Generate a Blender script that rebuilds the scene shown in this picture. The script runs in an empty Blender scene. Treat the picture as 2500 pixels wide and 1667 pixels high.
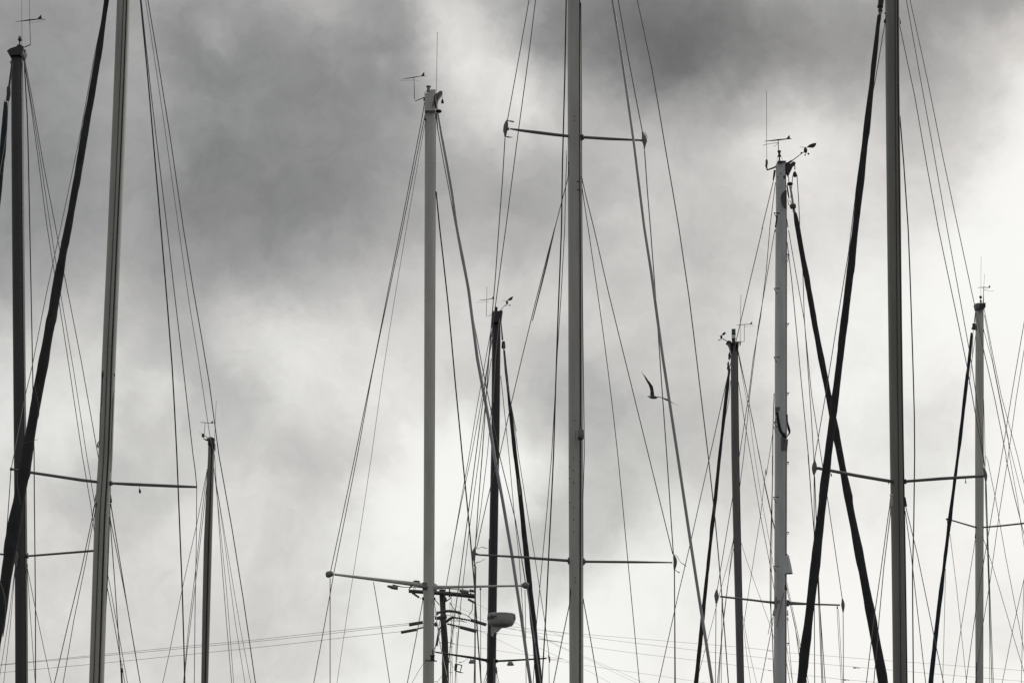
import bpy, bmesh, math, random
import numpy as np
from mathutils import Vector, Matrix, noise as mnoise

scene = bpy.context.scene
COL = scene.collection
random.seed(7)

# ------------------------------------------------------------------ camera
F = 5640.0            # focal length in photograph pixels (2500 wide)
W0, H0 = 2500.0, 1667.0
PITCH = math.radians(14.0)
CAM = Vector((0.0, 0.0, 2.2))
cam_d = bpy.data.cameras.new("camera")
cam_d.sensor_width = 36.0
cam_d.lens = 36.0 * F / W0
cam_d.clip_end = 5000.0
cam = bpy.data.objects.new("camera", cam_d)
cam.location = CAM
cam.rotation_euler = (math.pi / 2 + PITCH, 0, 0)
COL.objects.link(cam)
scene.camera = cam

# ------------------------------------------------------------------ exposure
scene.view_settings.view_transform = 'Standard'
scene.view_settings.look = 'None'
scene.view_settings.exposure = 0.0
scene.view_settings.gamma = 1.0
scene.view_settings.use_curve_mapping = False

FWD = Vector((0, math.cos(PITCH), math.sin(PITCH)))
UP = Vector((0, -math.sin(PITCH), math.cos(PITCH)))
RT = Vector((1, 0, 0))


def ray(x, y):
    return FWD * F + RT * (x - W0 / 2) - UP * (y - H0 / 2)


# ------------------------------------------------------------------ sky: an overcast day, sun behind the clouds to the right
SUN_EL, SUN_AZ = math.radians(28), math.radians(28)      # azimuth clockwise from +Y
world = bpy.data.worlds.new("World")
scene.world = world
world.use_nodes = True
nt = world.node_tree
nt.nodes.clear()
N = nt.nodes.new
L = nt.links.new


def nd(t, **kw):
    n = N(t)
    for k, v in kw.items():
        setattr(n, k, v)
    return n


def mth(op, a, b=None, c=None, clamp=False):
    n = nd('ShaderNodeMath', operation=op)
    n.use_clamp = clamp
    for i, v in enumerate((a, b, c)):
        if v is None:
            continue
        if hasattr(v, 'links') or hasattr(v, 'is_linked'):
            L(v, n.inputs[i])
        else:
            n.inputs[i].default_value = v
    return n.outputs[0]


tc = nd('ShaderNodeTexCoord')
D0 = tc.outputs['Generated']


def wnoise(scale, detail, rough, vec, off=(0, 0, 0), stretch=(1, 1, 1), dist=0.0):
    mp = nd('ShaderNodeMapping')
    mp.inputs['Location'].default_value = off
    mp.inputs['Scale'].default_value = stretch
    L(vec, mp.inputs['Vector'])
    n = nd('ShaderNodeTexNoise')
    n.inputs['Scale'].default_value = scale
    n.inputs['Detail'].default_value = detail
    n.inputs['Roughness'].default_value = rough
    n.inputs['Distortion'].default_value = dist
    L(mp.outputs[0], n.inputs['Vector'])
    return n


def vsub(a, v):
    n = nd('ShaderNodeVectorMath', operation='SUBTRACT')
    L(a, n.inputs[0]); n.inputs[1].default_value = v
    return n.outputs[0]


def vscale(a, s):
    n = nd('ShaderNodeVectorMath', operation='SCALE')
    L(a, n.inputs[0]); n.inputs['Scale'].default_value = s
    return n.outputs[0]


def vadd(a, b):
    n = nd('ShaderNodeVectorMath', operation='ADD')
    L(a, n.inputs[0]); L(b, n.inputs[1])
    return n.outputs[0]


w1 = wnoise(11.0, 5.0, 0.58, D0, off=(3.1, 0.2, 1.7))
w2 = wnoise(44.0, 4.0, 0.62, D0, off=(0.4, 5.2, 2.2))
warp = vadd(vscale(vsub(w1.outputs['Color'], (0.5, 0.5, 0.5)), 0.048),
            vscale(vsub(w2.outputs['Color'], (0.5, 0.5, 0.5)), 0.020))
nz = nd('ShaderNodeVectorMath', operation='NORMALIZE')
L(vadd(D0, warp), nz.inputs[0])
DW = nz.outputs[0]
nz2 = nd('ShaderNodeVectorMath', operation='NORMALIZE')
L(vadd(D0, vscale(vsub(w2.outputs['Color'], (0.5, 0.5, 0.5)), 0.022)), nz2.inputs[0])
DW2 = nz2.outputs[0]

# broad cloud masses: soft lobes of cloud thickness spread over a patch of the sky (grey level of each cloud part)
CLOUDS = """
0,-60,150 250,-60,152 500,-60,156 750,-60,156 1000,-60,165 1250,-60,165 1500,-60,128 1750,-60,134 2000,-60,150 2250,-60,150 2560,-60,142
-60,240,148 -60,480,145 -60,720,172 -60,950,210 -60,1190,210 -60,1430,206 2560,240,205 2560,480,243 2560,720,245 2560,950,243 2560,1190,240 2560,1430,235
0,1720,210 250,1720,210 500,1720,210 750,1720,220 1000,1720,232 1250,1720,234 1500,1720,239 1750,1720,240 2000,1720,241 2250,1720,241 2500,1720,239
100,60,150 120,300,148 120,500,146 200,620,162 150,760,192 372,53,156 410,300,148 400,500,148 690,20,166 850,32,160 950,50,152 985,200,158 1150,260,208 930,160,160 903,319,138 744,160,140 640,100,142 638,372,138 610,532,138 478,638,154 372,718,170
638,744,190 797,770,206 903,638,176 983,478,165 1000,330,164 1196,160,215 1116,80,209 1062,45,206 1169,372,184 1150,490,176 1169,638,190 1142,797,212 800,600,158 780,450,140
1303,190,208 1270,70,176 1356,53,130 1622,53,118 1622,160,122 1500,160,130 1781,160,134 1728,240,150 1463,240,160 1569,319,185 1303,319,206 1303,450,168 1400,480,180 1516,478,190 1781,292,184 1781,425,200 1994,292,208
1900,60,142 2100,80,150 2000,160,160 2313,53,150 2180,200,175 2419,120,198 2313,186,172 2340,240,200 2260,266,185 2313,319,190 2286,372,196 2446,372,236 2366,478,236 2101,478,225 2127,585,222 2313,638,242 1835,531,205 1569,638,200 1728,691,200 1277,585,172 1277,691,212 1303,813,194 1967,691,228 1994,531,215
213,886,214 60,880,210 319,1008,200 372,960,210 478,865,190 478,1020,194 638,1046,196 797,939,226 690,913,218 611,1205,220 372,1258,207 319,1338,203 638,1365,205 691,1312,209 850,1312,229 532,1524,210 300,1560,210 106,1179,208 160,1099,219 100,1400,210 60,1600,208 984,897,219 1116,992,223 950,1150,230 1000,1450,230 800,1500,216
1303,900,188 1516,886,194 1640,960,199 1516,1099,195 1516,1205,197 1463,1300,202 1516,1380,236 1516,1500,239 1729,1152,200 1729,1285,224 1835,1046,210 1835,900,212 1330,1152,210 1290,1046,220 1250,1250,228 1300,1500,234 2101,992,237 2040,860,236 2313,992,229 2260,1046,223 2101,1205,232 2313,1205,235 2150,1450,243 1850,1450,240 2447,1498,235 2450,1000,240 2200,800,240 1750,1600,240
"""
CFIX = {34: -9.7, 35: -8.5, 36: 0.6, 37: -13.7, 38: -18.0, 39: 2.8, 40: -11.8, 41: 11.6, 42: 1.8, 43: -23.7, 44: -22.2, 45: -1.7, 46: -32.2, 47: 16.2, 48: -38.5, 49: -22.0, 50: -24.6, 51: -2.0, 52: -24.0, 53: -11.2, 54: -7.3, 55: -11.4, 56: 3.6, 57: -15.6, 58: -12.7, 59: -10.9, 60: -28.3, 61: -47.4, 62: -15.2, 63: -26.8, 64: -3.5, 65: -20.9, 66: -16.7, 67: -20.7, 68: -1.7, 69: 27.6, 70: 29.6, 71: -16.0, 72: -18.3, 73: -2.0, 74: -29.0, 75: -40.1, 76: -47.8, 77: -48.5, 78: -15.0, 79: -6.3, 80: -29.4, 81: -12.4, 82: -24.4, 83: 12.4, 84: -41.2, 85: -25.0, 86: -23.8, 87: -33.5, 88: -24.2, 89: -60, 90: -8.9, 91: -13.8, 92: -47.4, 93: 4.8, 94: -15.7, 95: -54.8, 96: -52.2, 97: -10.4, 98: -12.0, 99: 1.6, 100: -35.4, 101: -12.8, 102: -30.0, 103: -25.2, 104: -16.7, 105: -27.8, 106: 41.2, 107: -33.9, 108: -15.3, 109: -44.1, 110: 3.8, 111: -7.1, 112: -19.5, 113: -14.9, 114: 9.9, 115: -10.4, 116: -30.6, 117: 8.6, 118: -10.2, 119: 13.6, 120: 16.3, 121: -14.9, 122: -26.5, 123: -16.8, 124: 1.0, 125: -3.0, 126: -1.5, 127: -6.9, 128: -8.7, 129: 2.0, 130: -7.5, 131: -17.5, 132: -7.6, 133: -9.0, 134: -15.8, 135: -4.5, 136: -37.7, 137: -25.7, 138: -11.5, 139: -21.6, 140: -15.1, 141: -24.8, 142: 4.8, 143: -15.0, 144: -30.6, 145: -34.6, 146: -22.4, 147: -43.1, 148: -58.5, 149: 29.5, 150: -11.9, 151: -11.8, 152: -11.1, 153: -17.8, 154: -22.7, 155: -33.7, 156: -24.9, 157: -22.9, 158: -8.5, 159: -14.6, 160: -27.7, 161: -19.8, 162: -16.5, 163: -11.9}
BASE = 200.0
GXN, GYN = 14, 10
ctr = [ray(-110 + 2720 * i / (GXN - 1), -110 + 1890 * j / (GYN - 1)).normalized() for j in range(GYN) for i in range(GXN)]
SIG = 165.0 / F
KAP = 1.0 / (SIG * SIG)
dat = [tuple(float(v) for v in q.split(',')) for q in CLOUDS.split()]
Dd = np.array([tuple(ray(x, y).normalized()) for x, y, v in dat])
Vd = np.array([(v - BASE + CFIX.get(i, 0.0)) / 255.0 for i, (x, y, v) in enumerate(dat)])
Cc = np.array([tuple(c) for c in ctr])
A_ = np.exp(KAP * (Dd @ Cc.T - 1.0))
wts = np.linalg.solve(A_.T @ A_ + 0.02 * np.eye(len(ctr)), A_.T @ Vd)
acc = None


def lobe(acc, vec, p, kap, wgt):
    dn = nd('ShaderNodeVectorMath', operation='DOT_PRODUCT')
    L(vec, dn.inputs[0]); dn.inputs[1].default_value = p
    e = mth('EXPONENT', mth('MULTIPLY_ADD', dn.outputs['Value'], kap, -kap))
    return mth('MULTIPLY', e, float(wgt)) if acc is None else mth('MULTIPLY_ADD', e, float(wgt), acc)


for p, wgt in zip(ctr, wts):
    acc = lobe(acc, DW, p, KAP, wgt)
# glow of the hidden sun through thinner cloud to the right
acc = lobe(acc, D0, (math.sin(SUN_AZ) * math.cos(0.14), math.cos(SUN_AZ) * math.cos(0.14), math.sin(0.14)), 1 / (2 * 0.24 ** 2), 40 / 255.0)
# smaller billows and breaks
for x, y, r, v in ((1062, 5, 40, 18), (1090, 90, 42, 15), (1120, 190, 50, 10), (975, 25, 42, -14), (985, 110, 40, -14), (1010, 190, 34, -12), (1180, 60, 50, -8), (1240, 130, 45, 10), (1225, 290, 40, 12), (1190, 230, 26, -7), (1355, 180, 40, -12), (860, 60, 45, 8), (780, 30, 30, 6), (952, 170, 16, 16), (528, 78, 24, 14), (545, 100, 30, 8), (700, 40, 60, 6), (2390, 90, 45, 14), (2330, 215, 40, 12),
                   (2420, 210, 30, -12), (392, 945, 22, 12), (375, 1000, 18, 10), (320, 990, 34, -8), (1300, 830, 40, -9), (1225, 880, 35, 8), (1330, 110, 45, -16), (1290, 230, 40, 14), (1600, 520, 60, 8), (1650, 470, 40, 6),
                   (2060, 270, 30, -6), (1250, 620, 60, -8), (2300, 1010, 40, -6), (2250, 960, 20, 7), (150, 1080, 45, 8), (240, 1150, 30, -8), (560, 960, 40, -8), (600, 1120, 60, -7), (700, 1180, 40, 6), (860, 1090, 45, -6), (930, 920, 50, 6), (420, 1180, 35, -7), (480, 1400, 50, -6), (760, 1400, 50, 6), (1130, 700, 40, 7), (1000, 640, 50, -6), (1760, 560, 45, 7), (1500, 690, 40, -6), (1900, 480, 40, 6), (2150, 900, 45, -5)):
    acc = lobe(acc, DW2, ray(x, y).normalized(), 0.5 * (F / r) ** 2, v / 255.0)

# brightness of the whole dome: brightest low and to the right where the sun is, duller overhead and behind
sd = Vector((math.sin(SUN_AZ) * math.cos(math.radians(10)), math.cos(SUN_AZ) * math.cos(math.radians(10)), math.sin(math.radians(10))))
dn = nd('ShaderNodeVectorMath', operation='DOT_PRODUCT')
L(D0, dn.inputs[0]); dn.inputs[1].default_value = sd
mr = nd('ShaderNodeMapRange')
mr.interpolation_type = 'SMOOTHSTEP'
mr.inputs['From Min'].default_value = -0.6
mr.inputs['From Max'].default_value = 0.9
mr.inputs['To Min'].default_value = 168 / 255.0
mr.inputs['To Max'].default_value = BASE / 255.0
L(dn.outputs['Value'], mr.inputs['Value'])
f1 = wnoise(16.0, 9.0, 0.66, DW, off=(7.3, 1.1, 4.0), stretch=(1, 1, 1.25))
f2 = wnoise(60.0, 5.0, 0.6, DW, off=(1.3, 2.1, 9.0), stretch=(1, 1, 0.8))
n1 = mth('MULTIPLY_ADD', mth('SUBTRACT', f1.outputs['Fac'], 0.5), 0.17, mr.outputs[0])
n1 = mth('ADD', n1, acc)
n1 = mth('MULTIPLY_ADD', mth('SUBTRACT', f2.outputs['Fac'], 0.5), 0.085, n1)
f4 = wnoise(34.0, 7.0, 0.66, DW, off=(4.3, 0.1, 2.0), stretch=(1, 1, 1.2))
n1 = mth('MULTIPLY_ADD', mth('SUBTRACT', f4.outputs['Fac'], 0.5), 0.105, n1)
n1 = mth('MAXIMUM', mth('SMOOTH_MIN', n1, 0.965, 0.13), 0.28)
lin = mth('POWER', n1, 2.2)
tint = nd('ShaderNodeValToRGB')
tint.color_ramp.elements[0].position = 0.10
tint.color_ramp.elements[0].color = (0.985, 1.0, 1.02, 1)
tint.color_ramp.elements[1].position = 0.95
tint.color_ramp.elements[1].color = (1.0, 0.998, 0.976, 1)
em = tint.color_ramp.elements.new(0.6)
em.color = (1.0, 0.988, 0.965, 1)
L(lin, tint.inputs['Fac'])
# faint shifts of hue between cloud layers
hn = wnoise(9.0, 3.0, 0.5, D0, off=(2.0, 8.0, 1.0))
hr = nd('ShaderNodeValToRGB')
hr.color_ramp.elements[0].position = 0.35
hr.color_ramp.elements[0].color = (0.99, 1.0, 0.992, 1)
hr.color_ramp.elements[1].position = 0.65
hr.color_ramp.elements[1].color = (1.01, 0.995, 0.99, 1)
L(hn.outputs['Fac'], hr.inputs['Fac'])
mx = nd('ShaderNodeMix', data_type='RGBA', blend_type='MULTIPLY')
mx.inputs[0].default_value = 1.0
L(tint.outputs[0], mx.inputs[6]); L(hr.outputs[0], mx.inputs[7])
cl = nd('ShaderNodeVectorMath', operation='SCALE')
L(mx.outputs[2], cl.inputs[0]); L(lin, cl.inputs['Scale'])
bg_cloud = nd('ShaderNodeBackground')
L(cl.outputs[0], bg_cloud.inputs['Color'])
sky = nd('ShaderNodeTexSky')
sky.sky_type = 'NISHITA'
sky.sun_disc = False
sky.sun_elevation = SUN_EL
sky.sun_rotation = SUN_AZ
sky.dust_density = 3.0
bg_sky = nd('ShaderNodeBackground')
bg_sky.inputs['Strength'].default_value = 0.08
L(sky.outputs[0], bg_sky.inputs['Color'])
ms = nd('ShaderNodeMixShader')
ms.inputs[0].default_value = 0.97
L(bg_sky.outputs[0], ms.inputs[1]); L(bg_cloud.outputs[0], ms.inputs[2])
wo = nd('ShaderNodeOutputWorld')
L(ms.outputs[0], wo.inputs['Surface'])

sun_d = bpy.data.lights.new("sun", 'SUN')
sun_d.energy = 0.6
sun_d.angle = math.radians(14)
sun_d.color = (1.0, 0.95, 0.88)
sun = bpy.data.objects.new("sun", sun_d)
sv = Vector((math.sin(SUN_AZ) * math.cos(SUN_EL), math.cos(SUN_AZ) * math.cos(SUN_EL), math.sin(SUN_EL)))
sun.rotation_euler = sv.to_track_quat('Z', 'Y').to_euler()
COL.objects.link(sun)


# ------------------------------------------------------------------ materials
def mat(name, col, rough=0.5, metal=0.0, var=0.15, scale=6.0, stretch=(1, 1, 0.15), bump=0.0, spots=0.0, tint2=None, spec=0.5):
    m = bpy.data.materials.new(name)
    m.use_nodes = True
    t = m.node_tree
    b = t.nodes['Principled BSDF']
    b.inputs['Roughness'].default_value = rough
    b.inputs['Metallic'].default_value = metal
    b.inputs['Specular IOR Level'].default_value = spec
    co = t.nodes.new('ShaderNodeTexCoord')
    mp = t.nodes.new('ShaderNodeMapping')
    mp.inputs['Scale'].default_value = stretch
    t.links.new(co.outputs['Object'], mp.inputs['Vector'])
    n = t.nodes.new('ShaderNodeTexNoise')
    n.inputs['Scale'].default_value = scale
    n.inputs['Detail'].default_value = 6
    n.inputs['Roughness'].default_value = 0.65
    t.links.new(mp.outputs[0], n.inputs['Vector'])
    r = t.nodes.new('ShaderNodeValToRGB')
    r.color_ramp.elements[0].position = 0.3
    r.color_ramp.elements[1].position = 0.7
    c2 = tint2 or col
    r.color_ramp.elements[0].color = tuple(c * (1 - var) for c in c2) + (1,)
    r.color_ramp.elements[1].color = tuple(min(1, c * (1 + var)) for c in col) + (1,)
    t.links.new(n.outputs['Fac'], r.inputs['Fac'])
    out = r.outputs[0]
    if spots > 0:
        n2 = t.nodes.new('ShaderNodeTexNoise')
        n2.inputs['Scale'].default_value = 9.0
        n2.inputs['Detail'].default_value = 3
        n2.inputs['Roughness'].default_value = 0.7
        t.links.new(co.outputs['Object'], n2.inputs['Vector'])
        r2 = t.nodes.new('ShaderNodeValToRGB')
        r2.color_ramp.elements[0].position = 0.68
        r2.color_ramp.elements[0].color = (1, 1, 1, 1)
        r2.color_ramp.elements[1].position = 0.73
        k = 1 - spots
        r2.color_ramp.elements[1].color = (k, k, k, 1)
        t.links.new(n2.outputs['Fac'], r2.inputs['Fac'])
        mm = t.nodes.new('ShaderNodeMix')
        mm.data_type = 'RGBA'; mm.blend_type = 'MULTIPLY'
        mm.inputs[0].default_value = 1
        t.links.new(out, mm.inputs[6]); t.links.new(r2.outputs[0], mm.inputs[7])
        out = mm.outputs[2]
    t.links.new(out, b.inputs['Base Color'])
    if bump > 0:
        bp = t.nodes.new('ShaderNodeBump')
        bp.inputs['Strength'].default_value = bump
        bp.inputs['Distance'].default_value = 0.02
        t.links.new(n.outputs['Fac'], bp.inputs['Height'])
        t.links.new(bp.outputs[0], b.inputs['Normal'])
    return m


M = {
    'alu': mat('weathered_aluminium', (0.44, 0.44, 0.42), 0.6, 0.1, spots=0.25, spec=0.3),
    'alu_light': mat('pale_painted_aluminium', (0.53, 0.535, 0.505), 0.6, 0.0, spots=0.15, spec=0.3),
    'alu_cool': mat('silver_anodised_aluminium', (0.57, 0.575, 0.595), 0.55, 0.1, spots=0.3, spec=0.3),
    'alu_warm': mat('warm_grey_anodised_aluminium', (0.40, 0.40, 0.37), 0.6, 0.1, spots=0.2, spec=0.3),
    'alu_dark': mat('dark_anodised_aluminium', (0.16, 0.16, 0.16), 0.55, 0.1, spots=0.1, spec=0.3),
    'alu_mid': mat('grey_anodised_aluminium', (0.22, 0.22, 0.21), 0.6, 0.1, spots=0.2, spec=0.3),
    'alu_charcoal': mat('charcoal_anodised_aluminium', (0.068, 0.068, 0.07), 0.55, 0.1, spots=0.1, spec=0.25),
    'alu_black': mat('black_painted_aluminium', (0.028, 0.028, 0.03), 0.5, 0.0, spots=0.2),
    'steel': mat('stainless_wire', (0.10, 0.10, 0.10), 0.5, 0.5, var=0.1),
    'steel_pale': mat('galvanised_wire', (0.27, 0.27, 0.265), 0.5, 0.2, var=0.1),
    'wire_dark': mat('dark_halyard_rope', (0.03, 0.03, 0.03), 0.8, var=0.2),
    'foil': mat('grey_forestay_foil', (0.24, 0.25, 0.26), 0.5, 0.2, var=0.2),
    'plastic': mat('black_plastic', (0.018, 0.018, 0.019), 0.5, var=0.2),
    'grey_plastic': mat('grey_plastic', (0.16, 0.16, 0.165), 0.55, var=0.15),
    'white': mat('white_gelcoat', (0.62, 0.62, 0.60), 0.4, var=0.05, stretch=(1, 1, 1)),
    'dome': mat('aged_grey_gelcoat', (0.38, 0.38, 0.375), 0.5, var=0.08, stretch=(1, 1, 1), scale=10),
    'glass': mat('clear_lamp_lens', (0.6, 0.6, 0.58), 0.15, var=0.05),
    'green_glass': mat('green_lamp_lens', (0.02, 0.07, 0.06), 0.2, var=0.1),
    'sail': mat('black_sail_cover_cloth', (0.028, 0.029, 0.031), 0.85, var=0.35, scale=9, stretch=(1, 1, 0.5), bump=0.6, spec=0.2),
    'sail_blue': mat('navy_sail_cover_cloth', (0.018, 0.027, 0.034), 0.85, var=0.35, scale=9, stretch=(1, 1, 0.5), bump=0.6, spec=0.2),
    'groove': mat('mast_track_black', (0.012, 0.012, 0.013), 0.6),
    'wood': mat('weathered_pole_timber', (0.085, 0.082, 0.076), 0.9, var=0.35, scale=14, stretch=(1, 1, 0.08), bump=0.5),
    'hardware': mat('pole_hardware_dark_polymer', (0.09, 0.09, 0.09), 0.6, var=0.2),
    'feather_grey': mat('grey_gull_feathers', (0.12, 0.12, 0.115), 0.85, var=0.3, scale=25, stretch=(1, 1, 1)),
    'feather_white': mat('white_gull_feathers', (0.5, 0.5, 0.48), 0.85, var=0.1, scale=25, stretch=(1, 1, 1)),
    'feather_black': mat('black_crow_feathers', (0.015, 0.015, 0.017), 0.7, var=0.2),
    'tape': mat('frayed_grey_tape', (0.12, 0.12, 0.11), 0.9, var=0.2),
    'patch': mat('brownish_mast_patch', (0.085, 0.083, 0.072), 0.7, var=0.3, spots=0.4),
    'collar': mat('olive_stay_collar', (0.09, 0.085, 0.06), 0.7, var=0.2),
    'water': mat('harbour_water_surface', (0.03, 0.035, 0.035), 0.12, var=0.2, scale=0.8, stretch=(1, 1, 1), bump=0.5),
    'powerwire': mat('aluminium_power_wire', (0.5, 0.5, 0.5), 0.6, 0.1),
}

# ------------------------------------------------------------------ helpers
REG = {'a': (0, 0), 'b': (0, 556), 'c': (0, 1112), 'm': (750, 0), 'n': (750, 556), 'o': (750, 1112),
       'p': (1300, 0), 'q': (1300, 556), 'r': (1300, 1112), 's': (1875, 0), 't': (1875, 556), 'u': (1875, 1112)}
SC = {k: 2.8208 for k in REG}
for k in 'coru':
    SC[k] = 2.8254
REG.update({'z': (950, 1380), 'y': (960, 160), 'x': (1150, 700), 'w': (1840, 300), 'v': (1740, 770), 'k': (2340, 620),
            'j': (1860, 960), 'i': (1860, 1330), 'h': (470, 960), 'g': (1550, 890), 'f': (0, 0), 'e': (1220, 280),
            'd': (210, 1150), 'l': (1970, 1110), 'A': (1540, 300), 'B': (1140, 1320), 'C': (1620, 1340), 'S': (0, 0), 'D': (1370, 1020),
            'E': (2130, 0)})
REG['R'] = (928, 1318)
SC['R'] = 4.492
SC.update({'z': 5.4625, 'y': 11.2, 'x': 8.711, 'w': 6.031, 'v': 10.453, 'k': 7.84, 'j': 7.84, 'i': 7.84, 'h': 9.8, 'g': 14.255,
           'f': 7.8375, 'e': 9.8, 'd': 14.254, 'l': 19.6, 'A': 19.6, 'B': 22.4, 'C': 22.4, 'S': 1.0, 'D': 6.533, 'E': 17.42})


def pp(s):
    """survey notes -> list of (x, y, w): positions measured on the photograph, crop by crop"""
    out = []
    reg = 'S'
    for tok in s.split():
        if tok.isalpha():
            reg = tok
            continue
        v = [float(q) for q in tok.split(',')]
        ox, oy = REG[reg]
        sc = SC[reg]
        x, y = ox + v[0] / sc, oy + v[1] / sc
        w = v[2] / sc if len(v) > 2 else None
        if out and math.hypot(out[-1][0] - x, out[-1][1] - y) < 4:
            continue
        out.append((x, y, w))
    return out


def P3(x, y, Y):
    d = ray(x, y)
    t = Y / d.y
    return CAM + d * t, t


def same_height(x, y, z, Yref, lim=1.1):
    d = ray(x, y)
    t = (z - CAM.z) / d.z
    return max(Yref - lim, min(Yref + lim, t * d.y))


def crom(pts, step):
    """Catmull-Rom resample of tuples (numeric)"""
    if len(pts) < 3:
        return [tuple(p) for p in pts]
    A = [np.array(p, float) for p in pts]
    A = [2 * A[0] - A[1]] + A + [2 * A[-1] - A[-2]]
    out = []
    for i in range(1, len(A) - 2):
        p0, p1, p2, p3 = A[i - 1:i + 3]
        n = max(1, int(np.hypot(*(p2 - p1)[:2]) / step))
        for k in range(n):
            t = k / n
            out.append(tuple(0.5 * ((2 * p1) + (-p0 + p2) * t + (2 * p0 - 5 * p1 + 4 * p2 - p3) * t * t + (-p0 + 3 * p1 - 3 * p2 + p3) * t ** 3)))
    out.append(tuple(A[-2]))
    return out


def new_obj(name, verts, faces, m, parent=None, smooth=True, origin=None):
    me = bpy.data.meshes.new(name)
    o = origin or Vector((0, 0, 0))
    me.from_pydata([tuple(Vector(v) - o) for v in verts], [], faces)
    me.materials.append(M[m] if isinstance(m, str) else m)
    if smooth:
        me.polygons.foreach_set('use_smooth', [True] * len(me.polygons))
    me.update()
    ob = bpy.data.objects.new(name, me)
    COL.objects.link(ob)
    if parent is not None:
        ob.parent = parent
    return ob


class MB:
    """collects shapes that become ONE mesh object"""
    def __init__(s):
        s.v, s.f, s.g = [], [], []

    def add(s, v, f):
        n = len(s.v)
        s.g.append((n, n + len(v), len(s.f), len(s.f) + len(f)))
        s.v += [tuple(q) for q in v]
        s.f += [tuple(i + n for i in q) for q in f]
        return s

    def tube(s, pts, rad, n=8, flat=1.0, rfn=None):
        """pts: Vectors, rad: list; flat squashes along the world Y"""
        vs, fs = [], []
        K = len(pts)
        prev = None
        for i, p in enumerate(pts):
            a = pts[max(0, i - 1)]
            b = pts[min(K - 1, i + 1)]
            t = (b - a)
            if t.length < 1e-9:
                t = Vector((0, 0, 1))
            t.normalize()
            if prev is None:
                ref = Vector((0, 1, 0)) if abs(t.y) < 0.9 else Vector((1, 0, 0))
                u = t.cross(ref).normalized()
            else:
                u = (prev - t * prev.dot(t)).normalized()
            prev = u
            v = t.cross(u)
            for k in range(n):
                th = 2 * math.pi * k / n
                r = rad[i] * (rfn(i, th) if rfn else 1.0)
                o = u * math.cos(th) * r + v * math.sin(th) * r * flat
                vs.append(p + o)
        for i in range(K - 1):
            for k in range(n):
                k2 = (k + 1) % n
                fs.append((i * n + k, i * n + k2, (i + 1) * n + k2, (i + 1) * n + k))
        fs.append(tuple(range(n - 1, -1, -1)))
        fs.append(tuple((K - 1) * n + k for k in range(n)))
        return s.add(vs, fs)

    def px(s, pts, Y, w=None, n=8, flat=1.0, step=None, Y1=None):
        """tube through surveyed points at depth Y (to Y1)"""
        if isinstance(pts, str):
            pts = pp(pts)
        q = [(p[0], p[1], p[2] if p[2] else w) for p in pts]
        if step:
            q = crom(q, step)
        P, R = [], []
        tot = max(1e-6, sum(math.hypot(q[i + 1][0] - q[i][0], q[i + 1][1] - q[i][1]) for i in range(len(q) - 1)))
        acc = 0
        for i, (x, y, ww) in enumerate(q):
            if i:
                acc += math.hypot(x - q[i - 1][0], y - q[i - 1][1])
            u = acc / tot
            yy = Y if Y1 is None else 1.0 / ((1 - u) / Y + u / Y1)
            p, t = P3(x, y, yy)
            P.append(p); R.append(max(0.0004, ww / 2 * t))
        return s.tube(P, R, n, flat)

    def prism(s, pts, Y, th):
        """outline (surveyed) with real thickness th (m) centred on depth Y"""
        if isinstance(pts, str):
            pts = pp(pts)
        a = [P3(p[0], p[1], Y)[0] for p in pts]
        n = len(a)
        h = Vector((0, th / 2, 0))
        vs = [p - h for p in a] + [p + h for p in a]
        fs = [tuple(range(n)), tuple(range(2 * n - 1, n - 1, -1))]
        for i in range(n):
            j = (i + 1) % n
            fs.append((i, i + n, j + n, j))
        return s.add(vs, fs)

    def ell(s, c, r, Y=None, n=12, m=8):
        """ellipsoid: c Vector or (x,y) surveyed; r metres"""
        vs = []
        fs = []
        for i in range(m + 1):
            ph = math.pi * i / m
            for k in range(n):
                th = 2 * math.pi * k / n
                vs.append(Vector((c[0] + r[0] * math.sin(ph) * math.cos(th), c[1] + r[1] * math.sin(ph) * math.sin(th), c[2] + r[2] * math.cos(ph))))
        for i in range(m):
            for k in range(n):
                k2 = (k + 1) % n
                fs.append((i * n + k, (i + 1) * n + k, (i + 1) * n + k2, i * n + k2))
        return s.add(vs, fs)

    def ellpx(s, x, y, rx, ry, Y, ryd=None, reg=None, n=12, m=8):
        if reg:
            ox, oy = REG[reg]
            x, y, rx, ry = ox + x / SC[reg], oy + y / SC[reg], rx / SC[reg], ry / SC[reg]
        p, t = P3(x, y, Y)
        return s.ell(p, (rx * t, (ryd if ryd else rx * t), ry * t), n=n, m=m)

    def lathe(s, prof, c, n=24):
        """prof: list of (radius, z) metres about the vertical axis through c"""
        vs, fs = [], []
        for r, z in prof:
            for k in range(n):
                th = 2 * math.pi * k / n
                vs.append(Vector((c[0] + r * math.cos(th), c[1] + r * math.sin(th), c[2] + z)))
        K = len(prof)
        for i in range(K - 1):
            for k in range(n):
                k2 = (k + 1) % n
                fs.append((i * n + k, i * n + k2, (i + 1) * n + k2, (i + 1) * n + k))
        fs.append(tuple(range(n - 1, -1, -1)))
        fs.append(tuple((K - 1) * n + k for k in range(n)))
        return s.add(vs, fs)

    def lathepx(s, prof, x, y0, Y, reg=None, n=16):
        """prof: list of (half width px, y px) in crop pixels; axis vertical at x"""
        sc = SC[reg] if reg else 1.0
        ox, oy = REG[reg] if reg else (0, 0)
        base, t = P3(ox + x / sc, oy + y0 / sc, Y)
        pr = []
        for r, yy in prof:
            p, _ = P3(ox + x / sc, oy + yy / sc, Y)
            pr.append((r / sc * t, p.z - base.z))
        return s.lathe(pr, base, n)

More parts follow.
